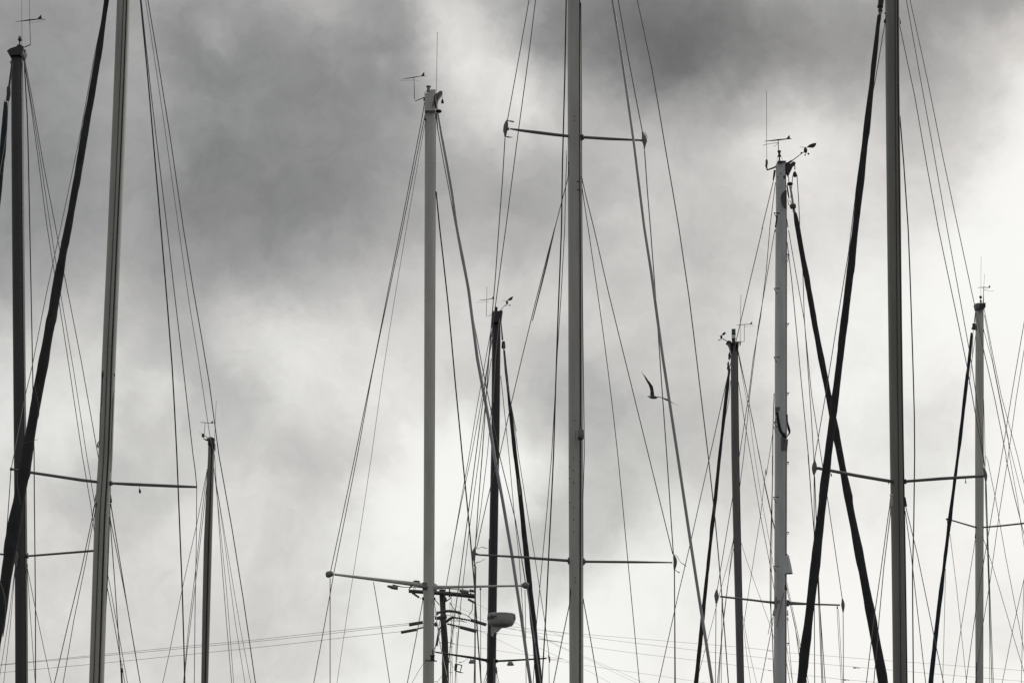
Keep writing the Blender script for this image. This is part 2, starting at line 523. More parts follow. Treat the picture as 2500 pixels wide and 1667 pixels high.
    def build(s, name, m, parent, smooth=True, root=None, label=None):
        org = root_of(parent) if parent is not None else (root or Vector((0, 0, 0)))
        cl = s.clusters()
        if len(cl) > 1:                          # pieces that do not touch become objects of their own
            first = None
            for c in sorted(cl, key=lambda c: -sum(b - a for a, b, _, _ in c)):
                q = MB()
                for (v0, v1, f0, f1) in c:
                    q.add(s.v[v0:v1], [tuple(i - v0 for i in f) for f in s.f[f0:f1]])
                o = q._one(name, m, parent, smooth, org, label)
                first = first or o
            return first
        return s._one(name, m, parent, smooth, org, label)

    def clusters(s):
        bb = []
        for g in s.g:
            a = np.array(s.v[g[0]:g[1]])
            bb.append((a.min(0) - 0.012, a.max(0) + 0.012))
        n = len(bb)
        lab = list(range(n))
        for i in range(n):
            for j in range(i):
                if np.all(bb[i][0] <= bb[j][1]) and np.all(bb[j][0] <= bb[i][1]):
                    a, b = lab[i], lab[j]
                    lab = [b if q == a else q for q in lab]
        return [[s.g[i] for i in range(n) if lab[i] == k] for k in sorted(set(lab))]

    def _one(s, name, m, parent, smooth, org, label):
        o = new_obj(name, s.v, s.f, m, parent, smooth, org)
        if smooth:
            try:
                o.data.set_sharp_from_angle(angle=math.radians(40))
            except Exception:
                pass
        if label:
            o['label'] = label
        return o


def root_of(o):
    while o.parent is not None:
        o = o.parent
    return o.location.copy()


def thing(name, label, cat, loc, group=None):
    o = bpy.data.objects.new(name, None)
    o.empty_display_size = 0.3
    COL.objects.link(o)
    o.location = loc
    o['label'] = label
    o['category'] = cat
    if group:
        o['group'] = group
    return o


GROUP = 'sailboat masts standing side by side in the marina'


class Mast:
    def __init__(s, label, Y, path, m, tracks=(), oval=1.45, top=None, name='sailboat_mast', nseg=28, halo=None):
        s.Y = Y
        q = pp(path)
        if top is not None:                      # the mast goes on above the frame
            a, b = q[0], q[1]
            k = (a[1] - top) / (b[1] - a[1])
            q = [(a[0] + (a[0] - b[0]) * k, top, a[2] - (b[2] - a[2]) * k * 0.5)] + q
        s.q = q
        P, R = [], []
        for x, y, w in crom(q, 120):
            p, t = P3(x, y, Y)
            P.append(p); R.append(w / 2 * t)
        d = (P[-1] - P[max(0, len(P) - 3)]).normalized()
        P.append(P[-1] + d * ((P[-1].z - 0.0) / -d.z)); R.append(R[-1])
        s.P, s.R, s.oval = P, R, oval
        s.root = thing(name, label, 'mast', P[-1].copy(), GROUP)
        s.top = q[0]
        mb = MB()
        vs, fs = [], []
        K, n = len(P), nseg
        for p, r in zip(P, R):
            for k in range(n):
                th = 2 * math.pi * k / n
                c, sn = math.cos(th), math.sin(th)
                e = 0.86
                vs.append(Vector((p.x + r * math.copysign(abs(c) ** e, c), p.y + r * oval * math.copysign(abs(sn) ** e, sn), p.z)))
        for i in range(K - 1):
            for k in range(n):
                k2 = (k + 1) % n
                fs.append((i * n + k, (i + 1) * n + k, (i + 1) * n + k2, i * n + k2))
        fs.append(tuple(range(n)))
        fs.append(tuple((K - 1) * n + k for k in range(n - 1, -1, -1)))
        mb.add(vs, fs)
        s.tube = mb.build('mast_tube', m, s.root)
        for (u0, u1, wpx, mm, nm) in tracks:     # raised luff track / cable channel running down the mast
            mb = MB()
            vs, fs = [], []
            for i, (p, r) in enumerate(zip(P, R)):
                f = i / (K - 2) if K > 2 else 0
                u = u0 + (u1 - u0) * min(1, f)
                cx = (2 * u - 1)
                cy = -oval * (max(0.0, 1 - abs(cx) ** (2 / 0.86))) ** (0.86 / 2)
                hw = r * wpx
                x0 = p.x + cx * r
                y0 = p.y + cy * r
                dd = 0.012
                slope = abs(cx) * oval * hw * 1.2
                vs += [Vector((x0 - hw, y0 - dd - slope * 0, p.z)), Vector((x0 + hw, y0 - dd, p.z)),
                       Vector((x0 + hw, y0 + 0.02 + slope, p.z)), Vector((x0 - hw, y0 + 0.02 + slope, p.z))]
            for i in range(K - 1):
                for k in range(4):
                    k2 = (k + 1) % 4
                    fs.append((i * 4 + k, (i + 1) * 4 + k, (i + 1) * 4 + k2, i * 4 + k2))
            fs.append((0, 1, 2, 3)); fs.append(tuple((K - 1) * 4 + k for k in (3, 2, 1, 0)))
            mb.add(vs, fs).build(nm, mm, s.root, smooth=False)

    def zat(s, y):
        return P3(s.top[0], y, s.Y)[0].z

    def line(s, path, w=2.4, m='steel', name='shroud', y0=None, y1=None, top=False, n=6, ext=True, deck=1.0):
        q = pp(path)
        Y0 = s.Y if y0 is None else y0
        Y1 = s.Y if y1 is None else y1
        q = [(p[0], p[1], p[2] or w) for p in q]
        q = crom(q, 90)
        P, R = [], []
        tot = sum(math.hypot(q[i + 1][0] - q[i][0], q[i + 1][1] - q[i][1]) for i in range(len(q) - 1))
        acc = 0
        for i, (x, y, ww) in enumerate(q):
            if i:
                acc += math.hypot(x - q[i - 1][0], y - q[i - 1][1])
            u = acc / tot
            p, t = P3(x, y, 1.0 / ((1 - u) / Y0 + u / Y1))
            P.append(p); R.append(ww / 2 * t)
        if ext and q[-1][1] > 1655:
            d = (P[-1] - P[-2]).normalized()
            if d.z < -0.3:
                P.append(P[-1] + d * ((P[-1].z - deck) / -d.z)); R.append(R[-1])
        if top and q[0][1] < 12:
            P.insert(0, s.P[0] - Vector((0, 0, 0.12))); R.insert(0, R[0])
        mb = MB().tube(P, R, n)
        return mb.build(name, m, s.root)

    def sail(s, path, m='sail', y0=None, y1=None, seed=0, top=False, name='furled_sail', lump=0.11):
        q = [(p[0], p[1], p[2]) for p in pp(path)]
        cf = np.polyfit([p[1] / 1000 for p in q], [p[0] for p in q], 3)      # a taut stay: keep its sag, drop the wobble
        q = [(0.8 * float(np.polyval(cf, p[1] / 1000)) + 0.2 * p[0], p[1], p[2]) for p in q]
        Y0 = s.Y if y0 is None else y0
        Y1 = s.Y if y1 is None else y1
        q = crom(q, 14)
        P, R = [], []
        K = len(q)
        for i, (x, y, ww) in enumerate(q):
            u = i / (K - 1)
            p, t = P3(x, y, 1.0 / ((1 - u) / Y0 + u / Y1))
            P.append(p)
            R.append(ww / 2 * t * (1 + lump * mnoise.noise(Vector((seed * 7.1, p.z * 2.2, 3.3))) * 1.3 + lump * 0.6 * mnoise.noise(Vector((seed, p.z * 6.5, 0)))))
        if q[-1][1] > 1655:
            d = (P[-1] - P[-6]).normalized()
            e = P[-1] + d * ((P[-1].z - 1.6) / -d.z)
            base, rr = P[-1].copy(), R[-1]
            for k in range(1, 13):
                P.append(base.lerp(e, k / 12)); R.append(rr)
        if top:
            a, ra = P[0].copy(), R[0]
            e = s.P[0] - Vector((0, 0, 0.3))
            for k in range(1, 8):
                P.insert(0, a.lerp(e, k / 7)); R.insert(0, ra * (1 - 0.06 * k))

        def rfn(i, th):
            z = P[i].z
            ph = (th + z * 3.1 + seed) % (2 * math.pi)
            ridge = 0.15 * max(0.0, 1 - ph / 1.7)          # overlapping edge of the rolled cloth
            ph2 = (th + z * 3.1 + seed + 2.6) % (2 * math.pi)
            ridge += 0.08 * max(0.0, 1 - ph2 / 1.0)
            return 0.945 + ridge + 0.04 * mnoise.noise(Vector((math.cos(th) * 1.5, math.sin(th) * 1.5, z * 3.0 + seed)))
        mb = MB().tube(P, R, 18, 1.0, rfn)
        return mb.build(name, m, s.root)

    def part(s, name, m, smooth=True, parent=None, label=None):
        return _Part(s, name, m, smooth, parent, label)

    def spreader(s, path, m='alu_dark', Yr=None, name='spreader', boot=None, boot_m='grey_plastic', flat=1.0, lim=1.1, mbo=None):
        """path from root to tip with widths; tip depth found from the level of the root"""
        q = pp(path)
        Yr = s.Y - 0.02 if Yr is None else Yr
        z = P3(q[0][0], q[0][1], Yr)[0].z
        Yt = same_height(q[-1][0], q[-1][1], z, Yr, lim)
        sp = MB().px(q, Yr, n=12, Y1=Yt, flat=flat).build(name, m, s.root)
        # bracket on the mast
        x, y, w = q[0]
        MB().ellpx(x, y, w * 0.75, w * 0.95, Yr, ryd=0.06, n=12, m=6).build('spreader_bracket', m, sp)
        if boot:
            b = pp(boot)
            MB().px(b, Yt, n=12, flat=0.45, step=4).build('spreader_tip_boot', boot_m, sp)
        return sp, Yt


class _Part:
    def __init__(s, mast, name, m, smooth, parent, label):
        s.mb = MB(); s.mast = mast; s.name = name; s.m = m; s.smooth = smooth; s.parent = parent; s.label = label

    def __getattr__(s, k):
        f = getattr(s.mb, k)

        def g(*a, **kw):
            f(*a, **kw)
            return s
        return g

    def done(s):
        return s.mb.build(s.name, s.m, s.parent or s.mast.root, s.smooth, label=s.label)


def vane(ms, reg, post, arrow, fin, Y=None, arms=(), w=4.0):
    """wind indicator: post, arrow, tail fin, reference arms. widths in crop pixels"""
    Y = ms.Y if Y is None else Y
    sc = SC[reg]
    def fat(t, k):
        return ' '.join(','.join(v if i < 2 else '%.2f' % (float(v) * k) for i, v in enumerate(q.split(','))) for q in t.split())
    p = MB().px(reg + ' ' + fat(post, 1.25), Y, w / sc, n=6).build('wind_vane', 'plastic', ms.root)
    a = MB().px(reg + ' ' + fat(arrow, 1.4), Y, w / sc, n=6)
    a.build('vane_arrow', 'plastic', p)
    MB().prism(reg + ' ' + fin, Y, 0.02).build('vane_tail_fin', 'plastic', p, smooth=False)
    for ar in arms:
        MB().px(reg + ' ' + ar, Y, w * 0.6 / sc, n=5).build('vane_reference_arm', 'plastic', p)
    return p


def anemometer(ms, reg, arm, body, leaf, cups, pointer=None, Y=None, w=6.0):
    Y = ms.Y if Y is None else Y
    sc = SC[reg]
    p = MB().px(reg + ' ' + arm, Y, w / sc, n=6).build('anemometer', 'plastic', ms.root)
    MB().ellpx(*body, Y, reg=reg).build('anemometer_body', 'plastic', p)
    MB().prism(reg + ' ' + leaf, Y, 0.012).build('anemometer_vane', 'plastic', p, smooth=False)
    if pointer:
        MB().px(reg + ' ' + pointer, Y, w * 0.8 / sc, n=5).build('anemometer_pointer', 'plastic', p)
    for i, (x, y, r) in enumerate(cups):
        mb = MB().ellpx(x, y, r, r, Y - 0.05 + 0.05 * i, reg=reg, n=10, m=6)
        mb.px([(REG[reg][0] + x / sc, REG[reg][1] + y / sc, None), (REG[reg][0] + body[0] / sc, REG[reg][1] + (body[1] + body[3] * 0.7) / sc, None)], Y, 1.6 * w / 6 / 6 * 1.5, n=5)
        mb.build('wind_cup', 'plastic', p)
    return p


# ------------------------------------------------------------------ setting: harbour water
mb = MB()
S_ = 3000.0
water = new_obj('water', [(-S_, -S_, 0), (S_, -S_, 0), (S_, S_, 0), (-S_, S_, 0)], [(0, 1, 2, 3)], 'water', smooth=False)
water['kind'] = 'structure'

# ================================================================== mast A : far left, dark, masthead in view
A = Mast('dark grey mast at the far left edge, wind vane and anchor light on its top', 36.0,
         'a 118,385,78 120,900,80 125,1568,81 b 133,900,82 c 146,850,83 149,1568,84', 'alu_charcoal',
         tracks=[(0.94, 0.94, 0.07, 'groove', 'sail_track')])
mh = A.part('masthead_fitting', 'alu_black', smooth=False)
mh.prism('f 165,1040 235,990 400,935 440,950 490,950 488,1005 460,1080 432,1092 430,1112 210,1118 195,1075', 35.95, 0.30)
mh.ellpx(468, 975, 28, 32, 35.9, reg='f').done()
tg = A.part('mast_tang', 'alu_dark'); tg.px('f 200,1180,30 232,1250,34 222,1320,34', 35.8).px('f 455,1100,12 465,1300,12', 35.9).done()
lamp = A.part('anchor_light', 'plastic').lathepx([(14, 945), (14, 885), (50, 882), (50, 874), (14, 870), (13, 800), (38, 775), (38, 760), (24, 735), (22, 700)], 370, 945, 36, 'f').done()
MB().lathepx([(20, 735), (27, 725), (27, 700), (18, 688)], 372, 735, 36, 'f').build('lamp_lens', 'glass', lamp)
p_ = vane(A, 'f', '400,940,20 430,925,18 585,858,16 600,850,18 584,830,14 583,800,10 575,600,8 567,390,10', '300,418,5 420,408,12 560,388,20 720,372,14 800,368,12 870,385,4',
          '712,372 790,288 806,284 803,372', arms=('575,443 700,425 815,400 825,385,9 870,382,3',), w=8)
A.line('a 151,335 150,0', 0.9, 'steel', 'antenna', ext=False)
A.line('a 204,135 202,0', 0.9, 'steel', 'antenna', ext=False)
A.line('a 165,400 188,800 205,1568 b 207,0 225,1000 235,1568 c 237,300 244,1000 245,1568', 2.6, 'wire_dark', 'backstay', y1=37.2)
A.line('a 165,420 215,740 270,1150 325,1568 b 327,0 405,500 490,1050 567,1568 c 568,0 625,330 655,560 735,880 838,1440 862,1568', 1.8, name='shroud', y1=35.6)
A.line('a 168,430 240,850 348,1568 b 348,0 425,500 510,1000 597,1568 c 598,0 640,250 680,480 770,960 880,1568', 1.6, name='shroud', y1=35.4)
A.line('a 168,400 225,700 300,1140 383,1568 b 383,0 440,310 560,920 675,1568 c 765,460 880,1050 968,1568', 1.9, name='shroud', y1=35.8)
sp1, y_ = A.spreader('c 188,692,14 300,683,15 650,655,16 690,652,14')
MB().px('c 192,672 194,708', y_ + .3, 3).build('spreader_collar', 'alu_dark', sp1)
A.spreader('c 108,690,14 0,678,13 -60,670,12')
bl = A.part('shroud_tang', 'alu_dark'); bl.px('c 118,660,10 118,690,26 110,735,24 112,765,20', 35.85).px('c 187,745,9 187,768,12', 35.85).done()
A.line('c 105,760 60,1130 0,1500 -12,1590', 1.5, y1=34.5)
A.line('c 104,780 70,1180 25,1568 20,1600', 1.5, y1=34.5)
A.line('c 188,780 205,1040 243,1568', 1.5, y1=35)
A.line('c 188,770 245,1060 355,1568', 1.6, y1=35)
A.sail('a 34,708,24 38,800,40 27,950,42 12,1120,40 0,1300,38 -20,1480,34 b -60,200,36 c -200,0,40 -350,1568,44', 'sail_blue', y0=35.2, y1=31, seed=1)
fu = A.part('furler_swivel', 'plastic')
fu.px('a 84,430,12 70,540,14 62,605,16', 35.6).px('a 60,600,26 60,650,30 52,695,26', 35.5).px('a 46,625,9 44,635,9', 35.4).px('a 30,690,4 26,700,4 30,712,4', 35.4).done()
A.line('a 58,690 48,900 -20,1300', 1.5, y0=35.5, y1=34)

# ================================================================== mast B : leaning grey mast at left
B = Mast('tall grey leaning mast at left with big black furled sail, cut by the top edge', 30.0,
         'a 852,0,89 830,600,91 790,1568,90 b 750,900,92 727,1568,94 c 724,0,94 703,430,98 666,1568,99', 'alu_warm', top=-330,
         tracks=[(0.86, 0.80, 0.10, 'groove', 'sail_track'), (0.66, 0.42, 0.035, 'groove', 'mast_groove')])
B.line('a 735,-20 645,410 557,900 418,1568 b 418,0 320,450 222,950 175,1150 95,1568 c 95,0 76,92', 2.0, 'steel_pale', y1=29.1, top=True)
spL, yBL = B.spreader('c 690,184,19 560,168,22 200,114,20 78,92,16')
MB().px('c 70,92,22 84,93,22', yBL, n=10).build('spreader_end_cap', 'alu_dark', spL)
spR, yBR = B.spreader('c 768,190,17 900,197,22 1200,210,21 1360,216,15')
MB().px('c 1352,216,20 1362,216,20', yBR, n=10).build('spreader_end_cap', 'alu_dark', spR)
MB().px('d 1800,400,9 1815,440,9 1860,560,9 1868,600,8', yBR + .1).px('d 1900,395,9 1885,440,9 1850,560,9', yBR + .1).build('lashing', 'wire_dark', spR)
b_ = B.part('flag_block', 'plastic'); b_.px('d 1860,580,14 1868,640,50 1875,700,92 1880,752,88 1880,770,40', yBR + .1, flat=.5).done()
B.line('c 76,96 60,330 50,470 30,700 8,950 -20,1300', 2.2, y0=yBL, y1=29.0)
B.line('a 967,0 1015,500 1060,1020 1108,1568 b 1113,0 1150,500 1185,950 1218,1568 c 1220,0 1240,500 1258,950 1275,1568', 3.2, 'wire_dark', 'backstay', y1=32, top=True)
B.line('a 972,0 1040,640 1100,1150 1150,1568 b 1150,0 1200,440 1260,950 1330,1568 c 1332,0 1345,90 1357,212', 2.2, y1=yBR, top=True)
B.line('c 1357,222 1354,600 1345,1100 1340,1568', 1.8, y0=yBR, y1=29.6)
B.line('a 1003,0 1050,310 1130,850 1230,1568 b 1230,0 1300,500 1370,930 1445,1430 c 1480,0 1510,470 1560,1120 1598,1568', 1.6, 'steel_pale', y1=31.0, top=True)
B.line('a 1018,0 1090,430 1170,930 1262,1568 b 1262,0 1330,420 1440,1060 1508,1568 c 1512,0 1600,500 1680,1000 1762,1568', 2.4, y1=29.2, top=True)
t1 = B.part('shroud_tang', 'alu')
t1.px('d 430,440,70 430,640,90', 29.72, n=10, flat=.4).px('d 420,660,80 420,700,120 420,720,60', 29.68, n=10, flat=.6).px('d 410,730,105 360,930,120 340,1060,110', 29.6, n=10, flat=.3).done()
t2 = B.part('shroud_tang', 'plastic')
t2.px('d 860,820,20 870,1000,60 865,1100,80', 29.75, n=10, flat=.4).px('d 855,560,12 850,860,18', 29.8).done()
B.line('d 325,1090,40 270,1300,40 c 640,410,6 560,790,6 465,1180,6 375,1568,6', 2.4, 'wire_dark', y0=29.6, y1=28.8)
B.line('d 375,1090,34 320,1400,34 c 645,440,5 590,740,5 510,1130,5 435,1568,5', 2.2, 'wire_dark', y0=29.6, y1=28.8)
B.line('d 850,1120,30 830,1400,30 c 765,520,6 790,850,6 835,1500,6 838,1568,6', 2.0, 'wire_dark', y0=29.7, y1=30)
B.line('d 860,1120,34 920,1500,34 c 810,620,6 880,1050,6 968,1568,6', 2.3, 'wire_dark', y0=29.7, y1=29)
B.line('c 757,420 742,850 728,1100 712,1568', 2.2, 'wire_dark', 'halyard', y1=30)
B.line('d 860,20,20 870,-100,20 b 765,1540,6 786,1020,5', 1.5, 'wire_dark', 'halyard', y0=29.75)
B.part('halyard_exit', 'plastic').px('b 708,985,10 707,1010,20 704,1040,8', 29.72).px('b 786,1005,7 790,1025,7', 29.7).px('b 677,1470,6 672,1500,12 677,1515,8', 29.7).done()
B.line('b 706,1020 700,1200 690,1280 685,1500', 2.2, 'wire_dark', 'halyard', y0=29.7, y1=29.8, ext=False)
B.sail('a 735,-30,38 712,160,36 690,320,42 650,560,46 628,700,44 575,920,52 545,1150,50 475,1568,55 b 468,0,55 430,180,54 395,330,66 368,560,62 345,640,72 330,760,66 310,900,70 278,1080,66 262,1150,74 240,1250,68 200,1480,70 c 182,0,76 160,130,84 125,330,84 107,430,92 78,600,88 52,750,88 25,950,82 0,1130,74 -25,1300,66 -60,1568,66',
       'sail', y0=29.9, y1=27.0, seed=2, top=True)
B.part('sail_tie', 'tape').px('b 238,1090,4 262,1200,5 268,1280,6 255,1330,4', 27.75, step=6).px('c 122,125,4 120,200,7 142,340,4', 27.5, step=6) \
    .px('c -5,860,8 12,900,10 35,1000,10 36,1130,8 20,1250,5', 26.9, step=6).px('b 160,1480,3 215,1470,3 262,1455,3', 27.7, step=6).done()

# ================================================================== mast C : small far mast
C = Mast('short far-off slim grey mast with instruments on its top, standing alone in the left third', 60.0,
         'h 437,1060,118 440,1240,130 b 1454,1568,42 c 1454,0,43 1434,600,56 1412,1568,48', 'alu_mid',
         tracks=[(0.72, 0.66, 0.16, 'groove', 'sail_track')])
C.part('masthead_fitting', 'plastic', smooth=False).prism('h 385,1125 400,1095 440,1110 490,1080 535,1085 550,1120 520,1170 545,1210 540,1260 520,1290 545,1300 530,1400 515,1410 500,1240 375,1235 355,1210', 59.9, .2).done()
C.part('masthead_light', 'grey_plastic').lathepx([(30, 1110), (34, 1095), (32, 1075), (36, 1068), (36, 1050)], 434, 1110, 60, 'h').done()
vane(C, 'h', '345,1095,40 380,1120,50 270,1095,16 268,1080,16 283,960,10 300,700,9', '195,692,9 300,700,12 430,710,10 520,718,5', '428,712 490,650 510,648 490,716', w=9)
vb = C.part('wind_sensor', 'plastic'); vb.px('h 285,1005,14 390,1085,16', 60).prism('h 222,968 285,968 275,1048 226,1048', 60, .06).px('h 150,935,8 185,940,8 240,948,4', 60).px('h 250,945,14 252,970,14', 60).done()
C.line('h 530,1075 545,700 568,170', 1.0, 'grey_plastic', 'antenna', ext=False)
for s_, y1 in (('c 1430,90 1360,460 1265,880 1170,1350 1122,1568', 57), ('c 1430,110 1400,330 1355,740 1300,1190 1265,1568', 58.5), ('c 1432,150 1395,480 1340,950 1290,1350 1270,1568', 59)):
    C.line(s_, 1.5, y1=y1)
for s_, y1 in (('c 1475,80 1510,400 1560,900 1612,1568', 61), ('c 1476,90 1540,520 1620,1130 1690,1568', 59), ('c 1476,95 1560,600 1660,1200 1730,1568', 58.5)):
    C.line(s_, 1.2, y1=y1)

# ================================================================== far stub mast beyond mast B
Z = Mast('tiny distant masthead peeping over the bottom edge beside the leaning grey mast', 120.0,
         'c 839,1480,9 842,1568,12', 'alu_dark', name='sailboat_mast')
Z.part('masthead_fitting', 'plastic', smooth=False).prism('c 833,1465 846,1462 850,1485 843,1495 832,1490', 119.9, .2).done()
Z.part('wind_vane', 'plastic').px('c 842,1465,2 846,1435,2', 120).px('c 838,1440,2 855,1432,3', 120).done()

# ================================================================== mast D : pale mast with two spreaders, centre left
Dm = Mast('straight pale grey mast left of centre with lantern on top and ball-ended spreaders below', 38.0,
          'y 1010,900,290 1015,1560,300 m 847,1200,76 846,1568,76 n 845,0,76 841,1568,75 o 841,0,77 836,1568,76', 'alu_light',
          tracks=[(0.985, 0.985, 0.05, 'alu_mid', 'sail_track')])
mh = Dm.part('masthead_fitting', 'alu_light', smooth=False)
mh.prism('y 870,845 1000,790 1035,730 1165,730 1165,800 1110,960 1090,1120 1150,1180 1150,1300 865,1300 868,1000', 37.9, .26).done()
cr = Dm.part('masthead_crane', 'alu_dark', smooth=False)
cr.prism('y 1150,800 1200,790 1285,725 1350,740 1385,760 1340,785 1300,800 1240,930 1200,1110 1195,1180 1150,1150 1110,960', 37.95, .12)
cr.px('y 1035,725,40 1160,725,40', 37.85).px('y 1060,705,14 1060,720,14', 37.85).px('y 1148,705,14 1148,720,14', 37.85).done()
sh = Dm.part('halyard_sheave', 'plastic'); sh.px('y 1095,980,12 1085,1130,40', 37.7).px('y 1130,830,40 1150,1000,70 1170,1130,50', 37.72).ellpx(1000, 1020, 12, 16, 37.72, reg='y').done()
la = Dm.part('anchor_light', 'alu_mid').lathepx([(30, 735), (62, 715), (62, 700), (45, 680), (47, 600), (68, 590), (68, 572), (50, 566)], 965, 735, 38, 'y')
la.px('y 905,715,12 865,740,12 860,820,14 900,850,14', 38).px('y 945,735,5 960,790,5', 38).done()
vane(Dm, 'y', '840,885,20 600,975,18 570,990,22 590,950,28 582,900,14 568,310,12', '240,378,5 400,355,16 560,328,18 760,295,12 850,292,12 920,296,4',
     '758,296 850,178 872,178 855,296', arms=('570,408,6 240,415,6 235,398,12 160,396,8', '570,405,4 660,428,6 735,424,5'), w=10)
Dm.line('y 1183,730 1185,500 1193,0 m 896,222', 1.1, 'grey_plastic', 'antenna', ext=False)
blk = Dm.part('halyard_block', 'plastic'); blk.px('y 1340,790,8 1320,815,8 1340,835,8', 37.95).px('y 1340,850,16 1338,880,40 1340,900,16', 37.95).px('y 1342,915,24 1345,980,70 1350,1040,80 1350,1075,60', 37.95, flat=.5).done()
Dm.part('masthead_stay_fitting', 'plastic').ellpx(1240, 1255, 92, 48, 37.7, reg='y').px('y 1200,1120,14 1215,1210,16', 37.75).done()
Dm.line('m 899,775,12 925,930,16 962,1125,19 998,1330,19 1030,1568,19 n 1035,0,20 1072,210,20 1112,430,21 1150,730,21 1172,900,22 1205,1080,22 1250,1320,22 1288,1568,22 o 1290,0,22 1348,310,22 1415,700,22 1475,1100,22 1540,1568,22', 7.4, 'foil', 'forestay', y0=37.7, y1=34, n=10)
tl = Dm.part('shroud_tang', 'plastic'); tl.px('y 845,870,40 848,980,44', 37.8).px('y 850,1020,26 842,1110,16', 37.8).ellpx(875, 1475, 28, 34, 37.8, reg='y').done()
Dm.line('y 842,1110 765,1568 m 730,1130 645,1568 n 642,0 560,420 470,880 390,1270 330,1568 o 330,0 240,430 162,795', 2.0, y0=37.9, y1=36.9)
Dm.line('m 812,790 750,1100 657,1568 n 658,0 560,460 450,990 345,1568 o 345,0 250,480 185,800 157,960 100,1270 45,1568', 1.9, y0=37.9, y1=36.9)
Dm.line('m 815,830 770,1080 684,1568 n 685,0 610,440 520,1010 443,1568 o 443,0 370,490 300,930 205,1568', 1.1, y0=37.9, y1=38.5)
Dm.line('m 888,1320 900,1450 912,1568 n 915,0 970,520 1020,1070 1068,1568 o 1072,0 1110,400 1150,850 1180,1300 1200,1568', 3.2, 'wire_dark', 'backstay', y1=40)
Dm.line('m 888,780,12 900,900,6 940,1120,6 975,1300,6 n 1060,200,6 1120,500,6 1210,980,6 1262,1240,6 1325,1568,6 o 1325,0,6 1440,460,6 1505,870,7', 2.2, y0=38, y1=38.3)
spL, yDL = Dm.spreader('o 830,898,34 700,880,30 450,850,22 190,818,16', 'alu_light')
MB().px('o 178,812,30 160,815,44 140,820,46 128,822,26', yDL, n=14).build('spreader_ball_end', 'alu_mid', spL)
MB().prism('o 795,872 828,875 828,930 795,925', 37.70, .03).px('o 790,905,16 835,905,16', 37.66).build('spreader_plate', 'alu_mid', spL, smooth=False)
spR, yDR = Dm.spreader('o 880,908,30 950,906,22 1250,900,15 1490,896,14', 'alu_light')
MB().px('o 1480,896,22 1495,893,44 1515,895,48 1527,898,30', yDR, n=14).build('spreader_ball_end', 'alu_mid', spR)
for nm, pts_, cab in (('deck_light', 'o 553,898,14 560,902,24 590,907,27 625,913,26 630,914,18', 'o 590,890,10 596,895,10 660,905,5 720,905,5 790,910,5'),
                      ('deck_light', 'o 1050,932,14 1060,934,24 1085,937,27 1115,940,26 1122,941,16', 'o 1085,925,10 1090,922,6 1000,920,4 930,912,4')):
    yy = 37.3 if 'o 553' in pts_ else 38.2
    d_ = MB().px(pts_, yy, n=12).build(nm, 'alu_mid', Dm.root)
    MB().px(cab, yy + .05, n=6, step=10).build('lamp_cable', 'wire_dark', d_)
Dm.part('cable_clip', 'plastic').px('o 980,915,7 985,950,12 980,975,12', 37.9).px('o 458,868,12 458,876,12', 37.3).px('o 1195,912,12 1195,925,12', 38.2).done()
Dm.line('o 458,872 515,1210 570,1568', 1.8, name='flag_halyard', y0=37.3, y1=37)
Dm.line('o 1195,925 1198,1568', 1.6, name='flag_halyard', y0=38.2, y1=38)
Dm.line('o 158,842 158,1568', 2.0, y0=yDL, y1=37)
Dm.line('o 1502,925 1507,1200 1510,1568', 1.6, y0=yDR, y1=38)
Dm.line('o 1515,900,9 1540,1080,8 1570,1290,9 1610,1568,9', 3.0, 'foil', 'shroud', y0=yDR, y1=37.5)
Dm.line('o 800,985 750,1260 690,1568', 2.0, y0=37.8, y1=37)
Dm.line('o 822,1400 765,1490 722,1568', 1.2, 'steel_pale', y0=37.9, y1=37)
Dm.line('o 875,985 912,1280 975,1568', 2.0, 'steel_pale', y0=37.9, y1=36.5)
Dm.line('o 995,985 1000,1100 985,1330 990,1568', 1.0, name='halyard', y0=38.1, y1=38)
Dm.part('shroud_tang', 'plastic').ellpx(799, 984, 8, 11, 37.8, reg='o').ellpx(880, 985, 6, 9, 37.8, reg='o').done()
sl = Dm.part('steaming_light', 'plastic'); sl.lathepx([(18, 1412), (18, 1408), (14, 1405), (14, 1382), (18, 1378), (18, 1374)], 864, 1412, 37.65, 'o')
sl.px('o 815,1412,8 895,1415,8', 37.6).px('o 862,1330,6 864,1350,8 866,1370,6', 37.6).done()

# ================================================================== utility pole
PY = 82.0
pole = thing('utility_pole', 'dark timber utility pole with cross-arm and insulators behind the pale grey mast', 'utility pole',
             Vector((P3(1092, 1667, PY)[0].x, PY, 0)))
q = [(p[0], p[1], p[2]) for p in pp('z 708,320,82 712,420,82 715,520,76 720,640,74 728,820,84 742,1000,88 748,1200,88 752,1568,98')]
P, R = [], []
for x, y, w in q:
    p, t = P3(x, y, PY); P.append(p); R.append(w / 2 * t)
d = (P[-1] - P[-2]).normalized(); P.append(P[-1] + d * (P[-1].z / -d.z)); R.append(R[-1] * 1.25)
MB().tube(P, R, 14).build('pole_shaft', 'wood', pole)
ca = MB().px('z 262,340,46 450,352,52 800,375,56 1150,410,62', PY - .25, n=4).build('cross_arm', 'wood', pole, smooth=False)
MB().px('z 605,445,12 670,525,12', PY - .2).px('z 830,400,14 825,430,14 755,480,16', PY - .2).px('z 740,430,50 760,480,30', PY - .1).build('cross_arm_brace', 'hardware', ca)


def insulator(s, w, Y, n=10, name='insulator', m='hardware'):
    a = pp(s)
    (x0, y0, _), (x1, y1, _) = a[0], a[-1]
    q = []
    for i in range(n * 2 + 1):
        u = i / (n * 2)
        q.append((x0 + (x1 - x0) * u, y0 + (y1 - y0) * u, w if i % 2 else w * 0.55))
    return MB().px(q, Y, n=10).build(name, m, pole)


